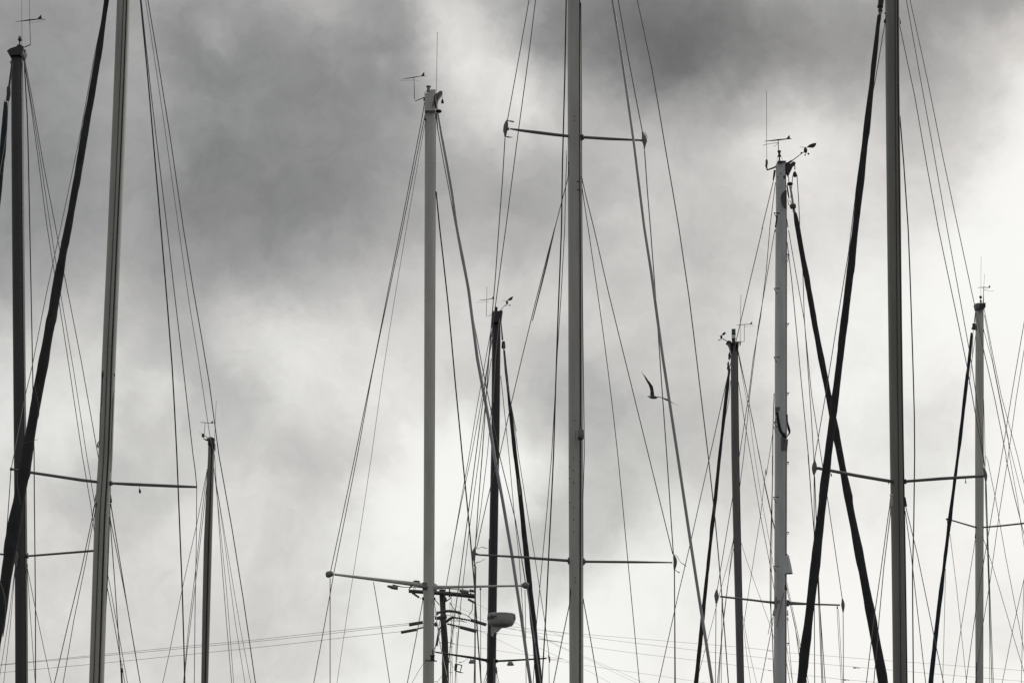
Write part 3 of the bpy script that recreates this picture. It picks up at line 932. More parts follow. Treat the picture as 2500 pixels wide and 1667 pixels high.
insulator('z 305,360 400,425', 6.5, PY - .3, 4)
MB().px('z 400,425,6 440,445,4', PY - .3).build('wire_clamp', 'hardware', pole)
insulator('z 1050,445 1150,500', 7.0, PY - .3, 4)
insulator('z 1070,330 1150,345', 9.0, PY - .4, 3)
MB().px('z 1100,320,16 1075,345,16 1095,375,12', PY - .3).build('wire_clamp', 'hardware', pole)
MB().px('z 1112,500,9 1105,600,9 1060,670,8 1090,710,8', PY - .3, step=6).build('jumper_wire', 'wire_dark', pole)
MB().px('z 805,320,14 808,400,24 800,410,14', PY - .5).build('wire_clamp', 'hardware', pole)
MB().px('z 815,490,14 825,520,10 880,590,8 900,610,8', PY - .2, step=6).build('jumper_wire', 'wire_dark', pole)
# upper ring of line posts
MB().px('z 625,640,30 700,612,34 790,605,38 880,612,36 965,640,30', PY - .5, n=8).build('line_post_insulator', 'hardware', pole)
MB().px('z 785,590,14 790,620,26', PY - .6).px('z 640,605,12 645,650,26', PY - .6).px('z 930,600,14 935,650,24', PY - .6).build('wire_clamp', 'hardware', pole)
MB().px('z 965,635,8 1030,660,8 1085,700,8', PY - .4).build('jumper_wire', 'wire_dark', pole)
MB().px('z 605,675,9 660,645,9', PY - .4).build('jumper_wire', 'wire_dark', pole)
MB().px('z 920,650,7 940,700,7 1000,750,8 1040,750,8', PY - .4, step=6).build('jumper_wire', 'wire_dark', pole)
# braces and the lower bracket
MB().px('z 610,700,40 660,700,50 720,685,60 770,680,50', PY - .4, n=8).px('z 760,750,40 810,710,40 865,685,34', PY - .4, n=8).px('z 605,800,50 640,770,60', PY - .4, n=8).build('pole_bracket', 'hardware', pole)
MB().px('z 700,640,30 720,720,70 730,800,50', PY - .35, n=8).build('pole_bracket', 'hardware', pole)
insulator('z 870,690 1080,730', 5.2, PY - .5, 7)
insulator('z 775,775 945,815', 5.2, PY - .5, 6)
MB().px('z 1085,725,44 1295,788,44', PY - .6, n=6).build('cable_sleeve', 'hardware', pole, smooth=False)
MB().px('z 945,820,44 1165,876,50', PY - .6, n=6).build('cable_sleeve', 'hardware', pole, smooth=False)
MB().px('z 265,788,48 450,756,44', PY - .6, n=6).build('cable_sleeve', 'hardware', pole, smooth=False)
MB().px('z 158,890,40 370,852,38', PY - .6, n=6).build('cable_sleeve', 'hardware', pole, smooth=False)
insulator('z 370,845 470,820', 5.0, PY - .6, 3)
MB().px('z 400,800,6 430,805,6 450,795,6', PY - .6).px('z 820,735,6 940,738,8 1000,745,6', PY - .5).px('z 800,780,6 850,825,6 940,830,8', PY - .5).px('z 770,660,8 830,670,7 940,740,6', PY - .5, step=6).build('jumper_wire', 'wire_dark', pole)
MB().px('z 700,800,12 668,850,22 645,1000,28 630,1070,34 615,1085,24', PY - .4, n=8).build('fuse_cutout', 'hardware', pole)
MB().px('z 690,860,6 650,1000,6 600,1110,6', PY - .3).build('jumper_wire', 'wire_dark', pole)
# lower brackets
MB().px('z 780,1025,8 800,1030,20 830,1030,8 870,1045,10', PY - .1).px('z 795,1085,6 850,1080,6', PY).px('z 690,1020,10 680,1040,10', PY).build('guy_clamp', 'hardware', pole)
MB().px('z 690,1305,6 760,1310,8 815,1275,18', PY - .3, step=6).build('guy_clamp', 'hardware', pole)
sw = MB().px('z 905,1180,6 903,1240,14 900,1290,8', PY - .4).px('z 895,1310,40 885,1400,34', PY - .4, n=8).px('z 905,1310,12 975,1330,14', PY - .4) \
    .px('z 970,1330,14 945,1420,10', PY - .4).px('z 885,1400,14 940,1420,18 990,1428,6', PY - .4).px('z 930,1290,12 990,1280,5 1060,1230,4', PY - .4).px('z 835,1270,5 838,1350,5 880,1352,8', PY - .4).px('z 800,1425,5 850,1418,5', PY - .2)
sw.build('pole_switch', 'hardware', pole)
MB().px('z 600,1545,6 640,1545,8 660,1568,6', PY - .2).px('z 655,1540,6 700,1470,6', PY).build('jumper_wire', 'wire_dark', pole)
for s_ in ('z 905,880 890,1100 880,1568', 'z 850,560 865,860 830,1100 820,1568', 'z 925,840 895,1150 905,1568', 'z 805,500 835,850 845,1568'):
    MB().px(s_, PY - .3, 0.9, n=5).build('down_wire', 'wire_dark', pole)

# ------------------------------------------------------------------ power lines
WG = 'thin power lines strung from the utility pole'


def power(path, label, w=1.0, y0=PY, y1=PY, m='powerwire', extra=None):
    q = pp(path)
    q = crom([(p[0], p[1], w) for p in q], 60)
    P, R = [], []
    K = len(q)
    for i, (x, y, ww) in enumerate(q):
        u = i / (K - 1)
        p, t = P3(x, y, 1.0 / ((1 - u) / y0 + u / y1)); P.append(p); R.append(ww / 2 * t)
    org = P[0].copy()
    mb = MB().tube(P, R, 5)
    o = new_obj('power_line', mb.v, mb.f, m, None, True, org)
    o.location = org
    o['label'] = label; o['category'] = 'power line'; o['group'] = WG
    if extra:
        for e in extra:
            e2 = MB().px(e, y1 * .5 + y0 * .5 if False else y0 + (y1 - y0) * .75, 1.0, n=6)
            ob = new_obj('wire_spacer', e2.v, e2.f, 'hardware', None, True, org)
            ob.parent = o
    return o


power('o 700,1155 0,1228 c 1766,1268 1440,1298 720,1368 200,1420 0,1440 -150,1455', 'uppermost of the three thin power lines running left from the utility pole', 1.01, y1=110)
power('o 700,1165 0,1243 c 1766,1280 1440,1311 720,1378 200,1425 0,1443 -150,1460', 'middle power line, nearly touching the uppermost, running left from the utility pole', 1.01, y1=110)
power('o 645,1212 300,1248 0,1283 c 1766,1322 1440,1355 720,1428 200,1476 0,1495 -150,1508', 'lowest of the three thin power lines running left from the utility pole', 1.01, y1=112)
power('o 1235,1160 1430,1180 1766,1218 r 350,1230 1300,1308 1650,1342 u 0,1345 700,1402 1766,1480 1900,1490', 'highest thin power line crossing the right side of the picture near its bottom', 0.78, y1=120)
power('o 1235,1165 1430,1198 1766,1245 r 100,1205 350,1245 700,1290 1300,1360 1650,1398 u 0,1400 600,1455 1766,1555 1900,1565', 'second highest power line at lower right, with a small clamp beside two flag halyards', 0.78, y1=120,
      extra=['u 585,1461,5 600,1462,10 612,1461,4 622,1463,10 634,1464,5'])
power('o 1168,1205 1430,1238 1766,1285 r 45,1265 350,1310 720,1362 1300,1430 1650,1480 u 0,1480 500,1540 830,1568 1100,1592', 'third highest power line at lower right, with a small clamp near the bottom edge', 0.78, y1=120,
      extra=['u 517,1543,5 530,1545,10 545,1544,4 560,1547,6'])
power('o 990,1295 1230,1330 1500,1370 1766,1400 r 120,1405 540,1470 900,1520 1210,1568 1400,1592', 'power line leaving the utility pole below its brackets and falling gently to the right', 0.70, y1=115)
power('z 850,510 1310,750 r 0,1228 250,1345 420,1420 580,1500 760,1585', 'steepest power line, dropping right from under the cross-arm behind the radar dome', 0.62, y1=95)
power('z 1150,500 1310,582 1700,770 r 40,1240 250,1340 400,1400 560,1470 800,1580', 'power line dropping right from the insulator at the right end of the cross-arm', 0.62, y1=95)
power('z 1170,850 1440,980 1900,1200 r 50,1325 250,1420 400,1490 600,1600', 'lowest sloping power line, dropping right from the end of the lower cable sleeve', 0.62, y1=95)

# ================================================================== crow on the cross-arm
cY = PY - .2
base, tt = P3(1012, 1437, cY)
crow = thing('crow', 'black crow perched on the utility pole cross-arm behind the white spreader', 'bird', base)
mb = MB().px('z 258,325,8 292,278,24 315,245,42 345,225,56 375,222,48 395,216,36 408,211,24 428,209,4', cY, n=12, step=2)
mb.build('crow_body', 'feather_black', crow)
MB().px('z 335,265,8 330,300,7 322,325,6', cY - .05).px('z 350,268,8 348,300,7 345,328,6', cY + .05).build('leg', 'feather_black', crow)
MB().px('z 310,265,12 335,240,34 365,238,30 385,250,6', cY - .07, n=8, flat=.4).build('wing', 'feather_black', crow)

# ================================================================== mast E : black mast with radar
E = Mast('slim black mast carrying a pale radar dome, just right of the utility pole', 52.0,
         'n 1302,600,60 1302,800,60 1297,1400,58 1294,1568,58 o 1294,0,59 1281,800,62 1270,1568,62', 'alu_black',
         tracks=[(0.9, 0.9, 0.06, 'plastic', 'sail_track')])
mh = E.part('masthead_fitting', 'alu_black', smooth=False)
mh.prism('x 440,580 480,560 600,545 610,520 675,535 660,600 655,680 640,760 440,800', 51.9, .3).done()
E.part('masthead_light', 'plastic').lathepx([(22, 520), (32, 500), (30, 450), (36, 445), (36, 436)], 533, 520, 52, 'x').px('x 480,505,14 482,580,14', 52).px('x 515,520,10 515,560,10', 52).px('x 575,520,10 580,550,14', 52).done()
vane(E, 'x', '440,600,9 325,630,9 325,615,16 328,400,8 332,260,6', '165,292,5 330,272,10 430,258,9 510,256,4', '428,258 482,195 490,195 482,260',
     arms=('330,318,5 160,338,4 150,325,6 115,330,6', '330,325,5 350,338,5 385,333,4'), w=6)
E.line('x 333,270 337,0 n 1239,397', 0.9, 'grey_plastic', 'antenna', ext=False)
anemometer(E, 'x', '600,525,26 630,500,14 725,385,9', (765, 335, 24, 45), '770,292 800,255 850,220 898,206 895,240 870,278 825,295', [(825, 395, 16), (740, 400, 15), (768, 375, 10)],
           pointer='675,300,6 760,293,8', w=7)
tg = E.part('shroud_tang', 'alu_dark'); tg.px('x 445,700,16 440,870,10', 51.8).px('x 470,970,20 465,1100,30 445,1140,20 425,1280,10', 51.8).px('x 600,700,34 615,800,36', 51.75).px('x 635,680,14 640,780,22', 51.8).done()
fu = E.part('furler_swivel', 'plastic'); fu.px('x 640,780,20 670,1130,38', 51.6).px('x 690,1160,60 690,1210,80 690,1290,90 710,1320,50', 51.5, n=10).px('x 745,1290,16 745,1310,10', 51.5).done()
E.line('n 1355,800 1352,850 1380,1090 1440,1400', 1.6, name='halyard', y0=51.4, y1=50.5)
E.sail('n 1360,845,14 1364,930,16 1368,980,18 1378,1080,20 1385,1150,20 1398,1290,24 1410,1380,26 1430,1568,28 o 1435,0,27 1450,100,30 1465,200,32 1480,320,34 1490,430,36 1505,620,38 1515,750,38 1530,900,38 1545,1000,40 1570,1250,42 1600,1568,45',
       'sail', y0=51.4, y1=48, seed=3)
E.part('sail_patch', 'alu_mid').px('o 1455,160,10 1462,210,16 1468,270,16', 49.9 - .15, flat=.3).done()
for s_, y1 in (('n 1270,680 1235,870 1170,1230 1115,1568 o 1118,0 1060,310 1010,600 960,890 880,1340 840,1568', 50.6), ('n 1272,780 1245,930 1180,1300 1130,1568 o 1127,0 1062,330 1013,590 962,880', 50.8),
               ('n 1268,900 1230,1180 1185,1568 o 1185,0 1115,530 1060,1010 1020,1568', 53)):
    E.line(s_, 1.6, y0=51.9, y1=y1)
E.line('n 1270,1230 1240,1568 o 1238,0 1200,350 1160,620 1150,760', 1.5, y1=51.5)
E.line('n 1325,620 1300,860 1280,1200', 1.5, 'steel_pale', 'halyard', y0=51.6, y1=51.6, ext=False)
E.line('n 1333,1020 1360,1280 1390,1568 o 1392,0 1430,420 1460,680 1495,1200', 1.6, y1=51)
E.line('n 1385,1100 1440,1450 1455,1568 o 1460,0 1510,330 1575,730 1640,1150 1668,1370', 1.6, y0=51.7, y1=50.8)
spL, yEL = E.spreader('o 1245,1412,20 1150,1393,18 960,1365,12 885,1353,10', 'alu_black')
spR, yER = E.spreader('o 1308,1415,14 1400,1411,14 1650,1396,10', 'alu_black', boot='z 2126,1180,8 2132,1215,22 2138,1245,26 2140,1270,20 2135,1305,8')
E.line('o 1668,1435 1669,1568', 1.5, y0=yER, y1=51)
for cx, yy in ((1107, 51.3), (1618, 51.6)):
    dl = E.part('deck_light', 'alu_mid')
    dl.lathepx([(46, 1302 if cx < 1200 else 1330), (48, 1292 if cx < 1200 else 1320), (30, 1262 if cx < 1200 else 1288), (24, 1255 if cx < 1200 else 1282)], cx, 1302 if cx < 1200 else 1330, yy, 'z', n=20)
    b = dl.done()
    o_ = 0 if cx < 1200 else 28
    MB().px('z %d,%d,7 %d,%d,7' % (cx - 25, 1258 + o_, cx - 20, 1235 + o_), yy).px('z %d,%d,7 %d,%d,7' % (cx + 22, 1258 + o_, cx + 16, 1235 + o_), yy).build('lamp_bracket', 'plastic', b)
E.part('shroud_tang', 'alu_dark').px('z 1318,1325,12 1315,1400,30 1298,1440,10', 51.8).px('z 1430,1350,14 1432,1420,26 1440,1445,10', 51.8).px('z 1400,1240,20 1398,1568,22', 51.7).done()
E.line('z 1298,1440 1260,1568', 1.6, y1=51)
E.line('z 1315,1440 1285,1568', 1.4, y1=51)
E.line('z 1430,1440 1442,1568', 1.4, y1=51)
E.line('z 1440,1440 1465,1568', 1.4, y1=51)
E.line('z 1310,900 1304,1568', 1.2, 'steel_pale', 'halyard', y0=51.7, y1=51.7)
E.part('mast_step', 'plastic').px('o 1254,575,5 1253,690,6', 51.8).done()
# radar dome on its bracket
RY = 51.5
c0, tr = P3(950 + 1498 / 5.4625, 1380 + 790 / 5.4625, RY)
k_ = tr / 5.4625


def zz(y):
    return P3(950 + 1498 / 5.4625, 1380 + y / 5.4625, RY)[0].z - c0.z


radar = E.part('radar_dome', 'dome')
radar.lathe([(120 * k_, zz(806)), (140 * k_, zz(803)), (160 * k_, zz(785)), (178 * k_, zz(750)), (186 * k_, zz(700)), (188.5 * k_, zz(667)), (181 * k_, zz(667)), (181 * k_, zz(660)), (188.5 * k_, zz(660)),
             (187 * k_, zz(652)), (170 * k_, zz(641)), (120 * k_, zz(634)), (50 * k_, zz(631)), (0.5 * k_, zz(630))], c0, n=48)
radar = radar.done()
MB().prism('R 1238,936 1440,934 1446,942 1400,952 1340,958 1322,968 1296,1000 1285,1014 1250,1018 1240,1030 1236,1058 1222,1056 1216,1030 1214,985 1220,945', RY, .15).build('radar_bracket', 'alu_light', radar, smooth=False)
MB().px('R 1236,938,10 1446,936,10', RY - .1, n=8).px('R 1225,950,14 1224,1050,18', RY - .08, n=8).build('bracket_flange', 'dome', radar)
MB().px('z 1425,900,14 1440,905,10 1443,918,8', RY - .1).build('bracket_bolt', 'plastic', radar)
for a0 in (-121, 60):
    cu = bpy.data.curves.new('radar_lettering', 'FONT')
    cu.body = 'Raymarine'
    cu.size = 1.0
    cu.offset = 0.04
    tmp = bpy.data.objects.new('tmp_text', cu)
    COL.objects.link(tmp)
    dg = bpy.context.evaluated_depsgraph_get()
    me = bpy.data.meshes.new_from_object(tmp.evaluated_get(dg))
    bpy.data.objects.remove(tmp)
    bm = bmesh.new(); bm.from_mesh(me)
    bmesh.ops.triangulate(bm, faces=bm.faces[:])
    bmesh.ops.subdivide_edges(bm, edges=[e for e in bm.edges if e.calc_length() > 0.12], cuts=2)
    xs = [v.co.x for v in bm.verts]
    wtxt = max(xs)
    arc = math.radians(102)
    hgt = 80 * k_
    for v in bm.verts:
        th = math.radians(a0) + v.co.x / wtxt * arc
        z = zz(724) + v.co.y * hgt
        rr = (186.2 + (724 - 700 - v.co.y * 62) * 0 + 2.2) * k_ + 0.004
        v.co = Vector((c0.x + rr * math.sin(th), c0.y - rr * math.cos(th), c0.z + z)) - E.root.location
    bm.to_mesh(me); bm.free()
    me.materials.clear(); me.materials.append(M['plastic'])
    ob = bpy.data.objects.new('radar_lettering', me)
    COL.objects.link(ob); ob.parent = radar

# ================================================================== mast F : big mast in the middle
Fm = Mast('thick grey mast right of centre with black track and two tiers of spreaders', 30.0,
          'p 288,0,90 288,600,92 291,1300,94 q 294,200,96 299,1568,101 r 301,0,101 303,1568,97', 'alu', top=-460,
          tracks=[(0.955, 0.74, 0.085, 'groove', 'sail_track')])
Fm.line('p 232,0 222,550 206,1150 200,1568 q 196,0 176,600 160,1080 145,1568 r 141,0 118,560 92,1100 65,1568', 3.2, 'wire_dark', 'backstay', y1=32, top=True)
Fm.line('p 235,1080 228,1300 222,1568 q 218,0 198,450 172,850 150,1250 132,1568 r 130,0 100,380 65,750 30,1130 5,1568', 1.8, name='halyard', y1=31)
rg = Fm.part('shackle', 'steel'); rg.px('e 1610,935,10 1585,925,10 1578,900,10 1590,875,10 1610,868,10 1632,880,10', 29.7, step=2).px('e 1608,940,10 1600,1000,16 1605,1030,30 1604,1045,10', 29.7).done()
Fm.part('shroud_tang', 'plastic').px('e 1645,1130,30 1645,1190,30', 29.75).px('e 1650,1200,16 1650,1400,30 1620,1568,14', 29.75).done()
Fm.line('e 1620,1560 p 155,1568 q 155,0 100,250 0,640 n 1705,0 1560,560 1405,1210 1325,1568 o 1290,110 1230,360 1168,640', 2.0, y0=29.8, y1=28.95)
Fm.line('m 1528,0 1470,330 1380,825', 2.2, y0=29.9, y1=29.1, top=True)
Fm.line('m 1573,0 1530,350 1455,900 1368,1568 n 1368,0 1330,280 1288,600 o 1163,0 1100,480 1035,970 985,1340 960,1568', 2.2, y0=29.9, y1=28.2, top=True)
spl, yFa = Fm.spreader('e 1700,530,80 1620,515,72 1300,480,78 900,430,80 500,380,66 250,342,36', 'alu_dark',
                       boot='e 180,125,26 165,180,70 150,260,110 145,320,118 130,400,100 135,460,66 130,530,40')
MB().px('e 170,345,90 230,340,60 255,342,40', yFa, n=10).build('spreader_socket', 'grey_plastic', spl)
tpe = Fm.part('frayed_tape', 'tape'); tpe.px('e 190,150,20 260,160,36 340,175,36 350,172,10', yFa, n=6, flat=.2).px('e 130,520,20 200,540,36 280,545,20 320,543,6', yFa, n=6, flat=.2).done()
spr, yFb = Fm.spreader('p 342,947,22 360,947,20 520,957,21 745,967,13', 'alu_dark', boot='A 548,430,60 575,560,95 625,700,200 655,850,250 660,960,190 660,1080,110 650,1180,70 640,1250,80 655,1330,30')
MB().px('A 420,840,80 540,850,130', yFb, n=10).build('spreader_socket', 'grey_plastic', spr)
Fm.part('frayed_tape', 'white').px('A 605,470,20 690,600,60 735,700,24', yFb, n=6, flat=.3).px('A 690,500,10 735,520,36 745,560,10', yFb, n=6, flat=.3).done()
Fm.part('frayed_tape', 'tape').px('A 600,450,20 700,490,22 760,620,24 775,740,26 740,820,26 795,920,16', yFb, n=6, flat=.3, step=1.5).done()
Fm.line('m 1363,940 1345,1240 1320,1568 n 1318,0 1297,330 1272,620 1235,1130 1205,1568 o 1203,0 1180,330 1160,630', 2.3, 'steel', y0=yFa, y1=28.95)
sp2, yFc = Fm.spreader('r 268,725,38 240,723,20 0,706,19 o 1500,700,18 1180,683,12', 'alu_dark',
                       boot='B 440,260,24 445,380,90 400,520,190 370,680,240 355,850,220 385,1000,140 400,1130,80 390,1230,50', lim=1.3)
MB().px('B 450,700,140 560,730,130 650,745,70', yFc, n=10).build('spreader_socket', 'grey_plastic', sp2)
Fm.part('frayed_tape', 'tape').px('B 480,410,20 640,420,24 790,330,26 940,365,40 1130,405,24', yFc, n=6, flat=.3, step=1.5).px('B 400,1190,40 560,1180,40 760,1110,24 850,1060,20 980,990,34', yFc, n=6, flat=.3, step=1.5).done()
sp3, yFd = Fm.spreader('r 345,729,30 375,730,17 700,733,17 960,736,9', 'alu_dark',
                       boot='C 575,270,40 570,360,110 620,520,190 640,720,200 620,900,170 600,1080,100 605,1200,60')
MB().px('C 380,720,60 480,740,110 540,760,200', yFd, n=10).build('spreader_socket', 'grey_plastic', sp3)
Fm.part('frayed_tape', 'tape').px('C 620,310,20 680,330,50 740,380,30 790,450,14 870,620,26 980,750,34 1170,880,44 1250,940,34', yFd, n=6, flat=.3, step=1.5) \
    .px('C 650,1140,20 750,1220,40 880,1290,60 960,1300,60', yFd, n=6, flat=.3, step=1.5).done()
Fm.line('o 1157,745 1158,1568', 3.4, 'steel', y0=yFc, y1=29.2)
Fm.line('o 1165,760 1160,1100 1150,1568', 1.5, 'steel', y0=yFc, y1=29.4)
Fm.line('p 340,1228 375,1380 422,1568 q 421,0 520,430 660,1000 800,1568 r 802,0 880,320 968,680', 2.2, y0=29.9, y1=yFd)
Fm.line('p 341,1290 360,1420 383,1568 q 383,0 450,460 520,980 588,1568 r 592,0 650,640 690,1060 738,1568', 1.9, y0=29.9, y1=31)
Fm.line('p 590,0 660,400 757,908', 2.4, y0=29.9, y1=yFb, top=True)
Fm.line('p 772,1040 790,1300 812,1568 q 813,0 850,500 890,1080 925,1568 r 927,0 950,350 972,680', 2.5, y0=yFb, y1=yFd)
Fm.line('p 722,0 820,460 920,1050 1008,1568 q 1010,0 1080,490 1150,1070 1210,1568 r 1215,0 1260,440 1305,950 1352,1568', 2.6, y0=29.9, y1=28.6, top=True)
Fm.line('r 979,790 981,1100 982,1568', 2.8, y0=yFd, y1=29.5)
Fm.line('r 983,1060 987,1568', 1.5, y0=yFd, y1=29.5)
Fm.line('p 548,-10,14 600,300,15 650,640,16 700,1000,17 770,1568,18 q 775,0,18 820,320,19 860,620,20 900,910,20 935,1140,20 1000,1568,20 r 1005,0,20 1085,560,21 1165,1080,21 1200,1300,22 1240,1568,22', 6.6, 'foil', 'forestay', y0=29.8, y1=26.5, n=10, top=True)
Fm.line('p 333,20 338,800 341,1560 q 342,0 348,800 357,1568 r 355,0 348,300 349,700', 2.0, 'wire_dark', 'halyard', y0=29.85, y1=29.85, ext=False)
Fm.line('r 258,1010 200,1290 145,1568', 2.4, y0=29.8, y1=29)
Fm.line('r 352,1000 400,1260 452,1568', 2.4, y0=29.8, y1=29)
Fm.part('shroud_tang', 'plastic').px('r 262,915,6 263,945,10 262,960,6', 29.8).px('r 260,960,8 256,1020,8', 29.8).px('r 352,985,5 353,1015,8', 29.8).done()
fx = Fm.part('steaming_light', 'grey_plastic'); fx.lathepx([(20, 345), (46, 335), (50, 300), (52, 200), (36, 178), (25, 172)], 315, 345, 29.72, 'D', n=20).px('D 285,160,26 330,155,22', 29.7)
fx.px('D 235,200,14 230,345,14', 29.72).done()
MB().lathepx([(14, 356), (44, 344), (48, 318), (40, 300)], 308, 356, 29.70, 'D', n=20).build('lamp_lens', 'plastic', Fm.root)
bo = Fm.part('rivet', 'plastic')
for x, y in ((287, 802), (288, 830)):
    bo.ellpx(x, y, 4, 4, 29.78, ryd=.02, reg='p')
for x, y in ((195, 640), (298, 680), (190, 835), (300, 875), (195, 1030), (205, 1430), (298, 1465), (130, 780), (135, 965), (298, 1265), (135, 1345), (218, 40)):
    bo.ellpx(x, y, 9, 12, 29.79, ryd=.02, reg='D')
for x, y in ((285, 440), (285, 525), (296, 870), (293, 842), (328, 32)):
    bo.ellpx(x, y, 4, 6, 29.78, ryd=.02, reg='r')
bo.done()
Fm.part('mast_bracket', 'plastic').px('p 305,1250,8 330,1252,8', 29.76).px('p 305,1308,8 332,1310,8', 29.76).px('p 338,1215,8 343,1240,8', 29.9).done()

# ================================================================== seagull
gY = 40.0
gb, gt = P3(1592, 967, gY)
gull = thing('seagull', 'seagull in flight between the rigging right of the thick central mast, one wing raised', 'bird', gb)
body = MB().px('g 430,1082,10 470,1105,50 530,1125,90 600,1128,126 650,1135,130 700,1140,110 745,1150,70 775,1165,34 800,1185,14 808,1195,4', gY, n=14, flat=.8, step=1.2)
body.build('gull_body', 'feather_grey', gull)
MB().px('g 428,1080,6 470,1112,40 540,1130,84 590,1135,70', gY - .02, n=10, flat=.7).build('tail', 'feather_white', gull)


def wing(pts, Y0, Y1, nm, m):
    """pts: list of (leading x,y, trailing x,y) crop g"""
    vs, fs = [], []
    K = len(pts)
    for i, (ax, ay, bx, by) in enumerate(pts):
        u = i / (K - 1)
        yy = Y0 + (Y1 - Y0) * u
        a, t = P3(1550 + ax / 14.255, 890 + ay / 14.255, yy)
        b, t = P3(1550 + bx / 14.255, 890 + by / 14.255, yy + 0.05)
        th = 0.018 * (1 - u * .8)
        a, b = a + (a - b) * .18, b + (b - a) * .18
        mid = (a + b) / 2 + Vector((0, -th, 0))
        mid2 = (a + b) / 2 + Vector((0, th, 0))
        vs += [a, mid, b, mid2]
    for i in range(K - 1):
        for k in range(4):
            k2 = (k + 1) % 4
            fs.append((i * 4 + k, i * 4 + k2, (i + 1) * 4 + k2, (i + 1) * 4 + k))
    fs.append((3, 2, 1, 0)); fs.append(tuple((K - 1) * 4 + k for k in range(4)))
    return MB().add(vs, fs).build(nm, m, gull)


wl = wing([(655, 1080, 548, 1070), (652, 1000, 555, 1000), (635, 880, 552, 900), (612, 760, 525, 790), (560, 685, 490, 700), (500, 600, 440, 620), (440, 535, 405, 560), (400, 480, 375, 510), (335, 385, 320, 400), (270, 300, 262, 305), (232, 240, 230, 246)], gY, gY - .35, 'wing', 'feather_grey')
MB().px('g 275,305,4 320,360,18 370,425,22 430,500,14 470,545,6', gY - .3, n=6, flat=.4).build('wing_edge', 'feather_white', wl)
wing([(740, 1120, 750, 1150), (800, 1112, 800, 1136), (880, 1125, 880, 1142), (950, 1148, 945, 1168), (1020, 1165, 1010, 1195), (1100, 1190, 1075, 1230), (1160, 1222, 1150, 1262), (1220, 1255, 1190, 1285), (1290, 1308, 1280, 1318), (1400, 1368, 1398, 1374), (1500, 1420, 1500, 1424)], gY, gY + .35, 'wing', 'feather_grey')

# ================================================================== mast G : dark with a two-tier lamp
Gm = Mast('slim dark mast topped by a two-tier green and white lamp', 62.0,
          'v 545,700,165 548,1000,168 q 1390,850,50 1397,1568,54 r 1405,0,51 1421,950,52 1435,1568,50', 'alu_dark',
          tracks=[(0.9, 0.9, 0.12, 'groove', 'sail_track')])
lt = Gm.part('masthead_light', 'plastic').lathepx([(45, 700), (45, 605), (58, 602), (58, 594), (50, 590)], 535, 700, 62, 'v').done()
MB().lathepx([(50, 592), (52, 590), (52, 505), (50, 500)], 535, 592, 62, 'v').build('white_lens', 'glass', lt)
MB().lathepx([(54, 502), (54, 465), (50, 462), (50, 460)], 535, 502, 62, 'v').lathepx([(52, 368), (54, 366), (54, 355), (50, 352)], 535, 368, 62, 'v').build('lamp_band', 'plastic', lt)
MB().lathepx([(50, 462), (52, 460), (52, 370), (50, 366)], 535, 462, 62, 'v').build('green_lens', 'green_glass', lt)
Gm.part('masthead_fitting', 'alu_black', smooth=False).prism('v 340,712 375,705 385,665 440,670 465,705 600,695 660,685 650,830 635,920 620,920 610,760 465,740 460,900 440,960 420,960 440,880 420,800 385,735', 61.9, .25).done()
anemometer(Gm, 'v', '385,668,24 365,660,10 250,585,9', (220, 552, 30, 50), '225,508 260,450 300,420 338,408 338,450 310,490 260,508', [(162, 627, 18), (290, 620, 16), (213, 630, 12)], pointer='140,518,5 210,508,8', w=8)
vane(Gm, 'v', '650,690,18 700,680,10 810,660,10 808,640,20 808,600,9 806,230,9', '600,243,5 700,238,12 806,232,12 940,223,10 1035,227,4', '938,225 1005,150 1012,155 1000,227',
     arms=('808,282,8 900,284,4 1010,270,4 1070,265,6',), w=8)
ab = Gm.part('antenna_base', 'plastic').px('v 700,595,12 700,640,16 700,650,40 700,710,40 698,720,24 697,790,8', 62).done()
Gm.line('v 702,600 705,0 q 1437,460', 1.0, 'grey_plastic', 'antenna', ext=False)
fs_ = Gm.part('furler_swivel', 'plastic')
fs_.px('v 440,920,20 425,1000,60 430,1050,70 420,1130,40', 61.7).px('v 400,1170,24 400,1280,50 395,1340,70 410,1390,70 420,1420,60', 61.6).px('v 365,1210,12 370,1240,14 380,1270,12', 61.6).done()
Gm.sail('v 415,1370,66 410,1568,62 q 1350,1070,22 1325,1230,25 1312,1340,22 1300,1450,22 1288,1568,22 r 1292,0,22 1278,150,24 1260,350,24 1240,480,26 1228,600,24 1215,700,26 1195,900,26 1175,1100,28 1150,1350,30 1130,1568,32',
        'sail', y0=61.4, y1=57.5, seed=4)
Gm.line('q 1415,840 1470,1100 1520,1350 1562,1568 r 1565,0 1610,240 1672,520 1759,935 1894,1568', 1.6, y1=61)
Gm.line('q 1414,850 1460,1110 1495,1280 1510,1420 1530,1568 r 1530,0 1580,300 1640,620 1668,800 1795,1568', 1.0, y1=61)
Gm.line('q 1418,1060 1460,1330 1502,1568 r 1506,0 1570,400 1640,760 1672,950 1777,1568', 1.5, y1=61)
Gm.line('q 1415,860 1480,1150 1520,1340 1560,1568 r 1566,0 1605,200 1668,490 1760,900 1905,1568', 1.3, y1=61)
Gm.line('q 1365,1050 1350,1200 1310,1400 1290,1520', 1.3, y1=61, ext=False)
Gm.line('r 1386,580 1340,770 1280,990 1240,1150 1150,1490 1135,1568', 1.2, y1=60)
Gm.line('r 1386,640 1345,900 1320,1100 1295,1400 1282,1568', 1.2, y1=60)
Gm.line('r 1440,600 1480,730 1560,950 1650,1200 1672,1290 1739,1568', 1.1, y1=60)
Gm.line('r 1450,1100 1490,1320 1545,1568', 1.0, y1=60)
Gm.line('r 1455,1180 1475,1350 1505,1568', 1.0, y1=60)
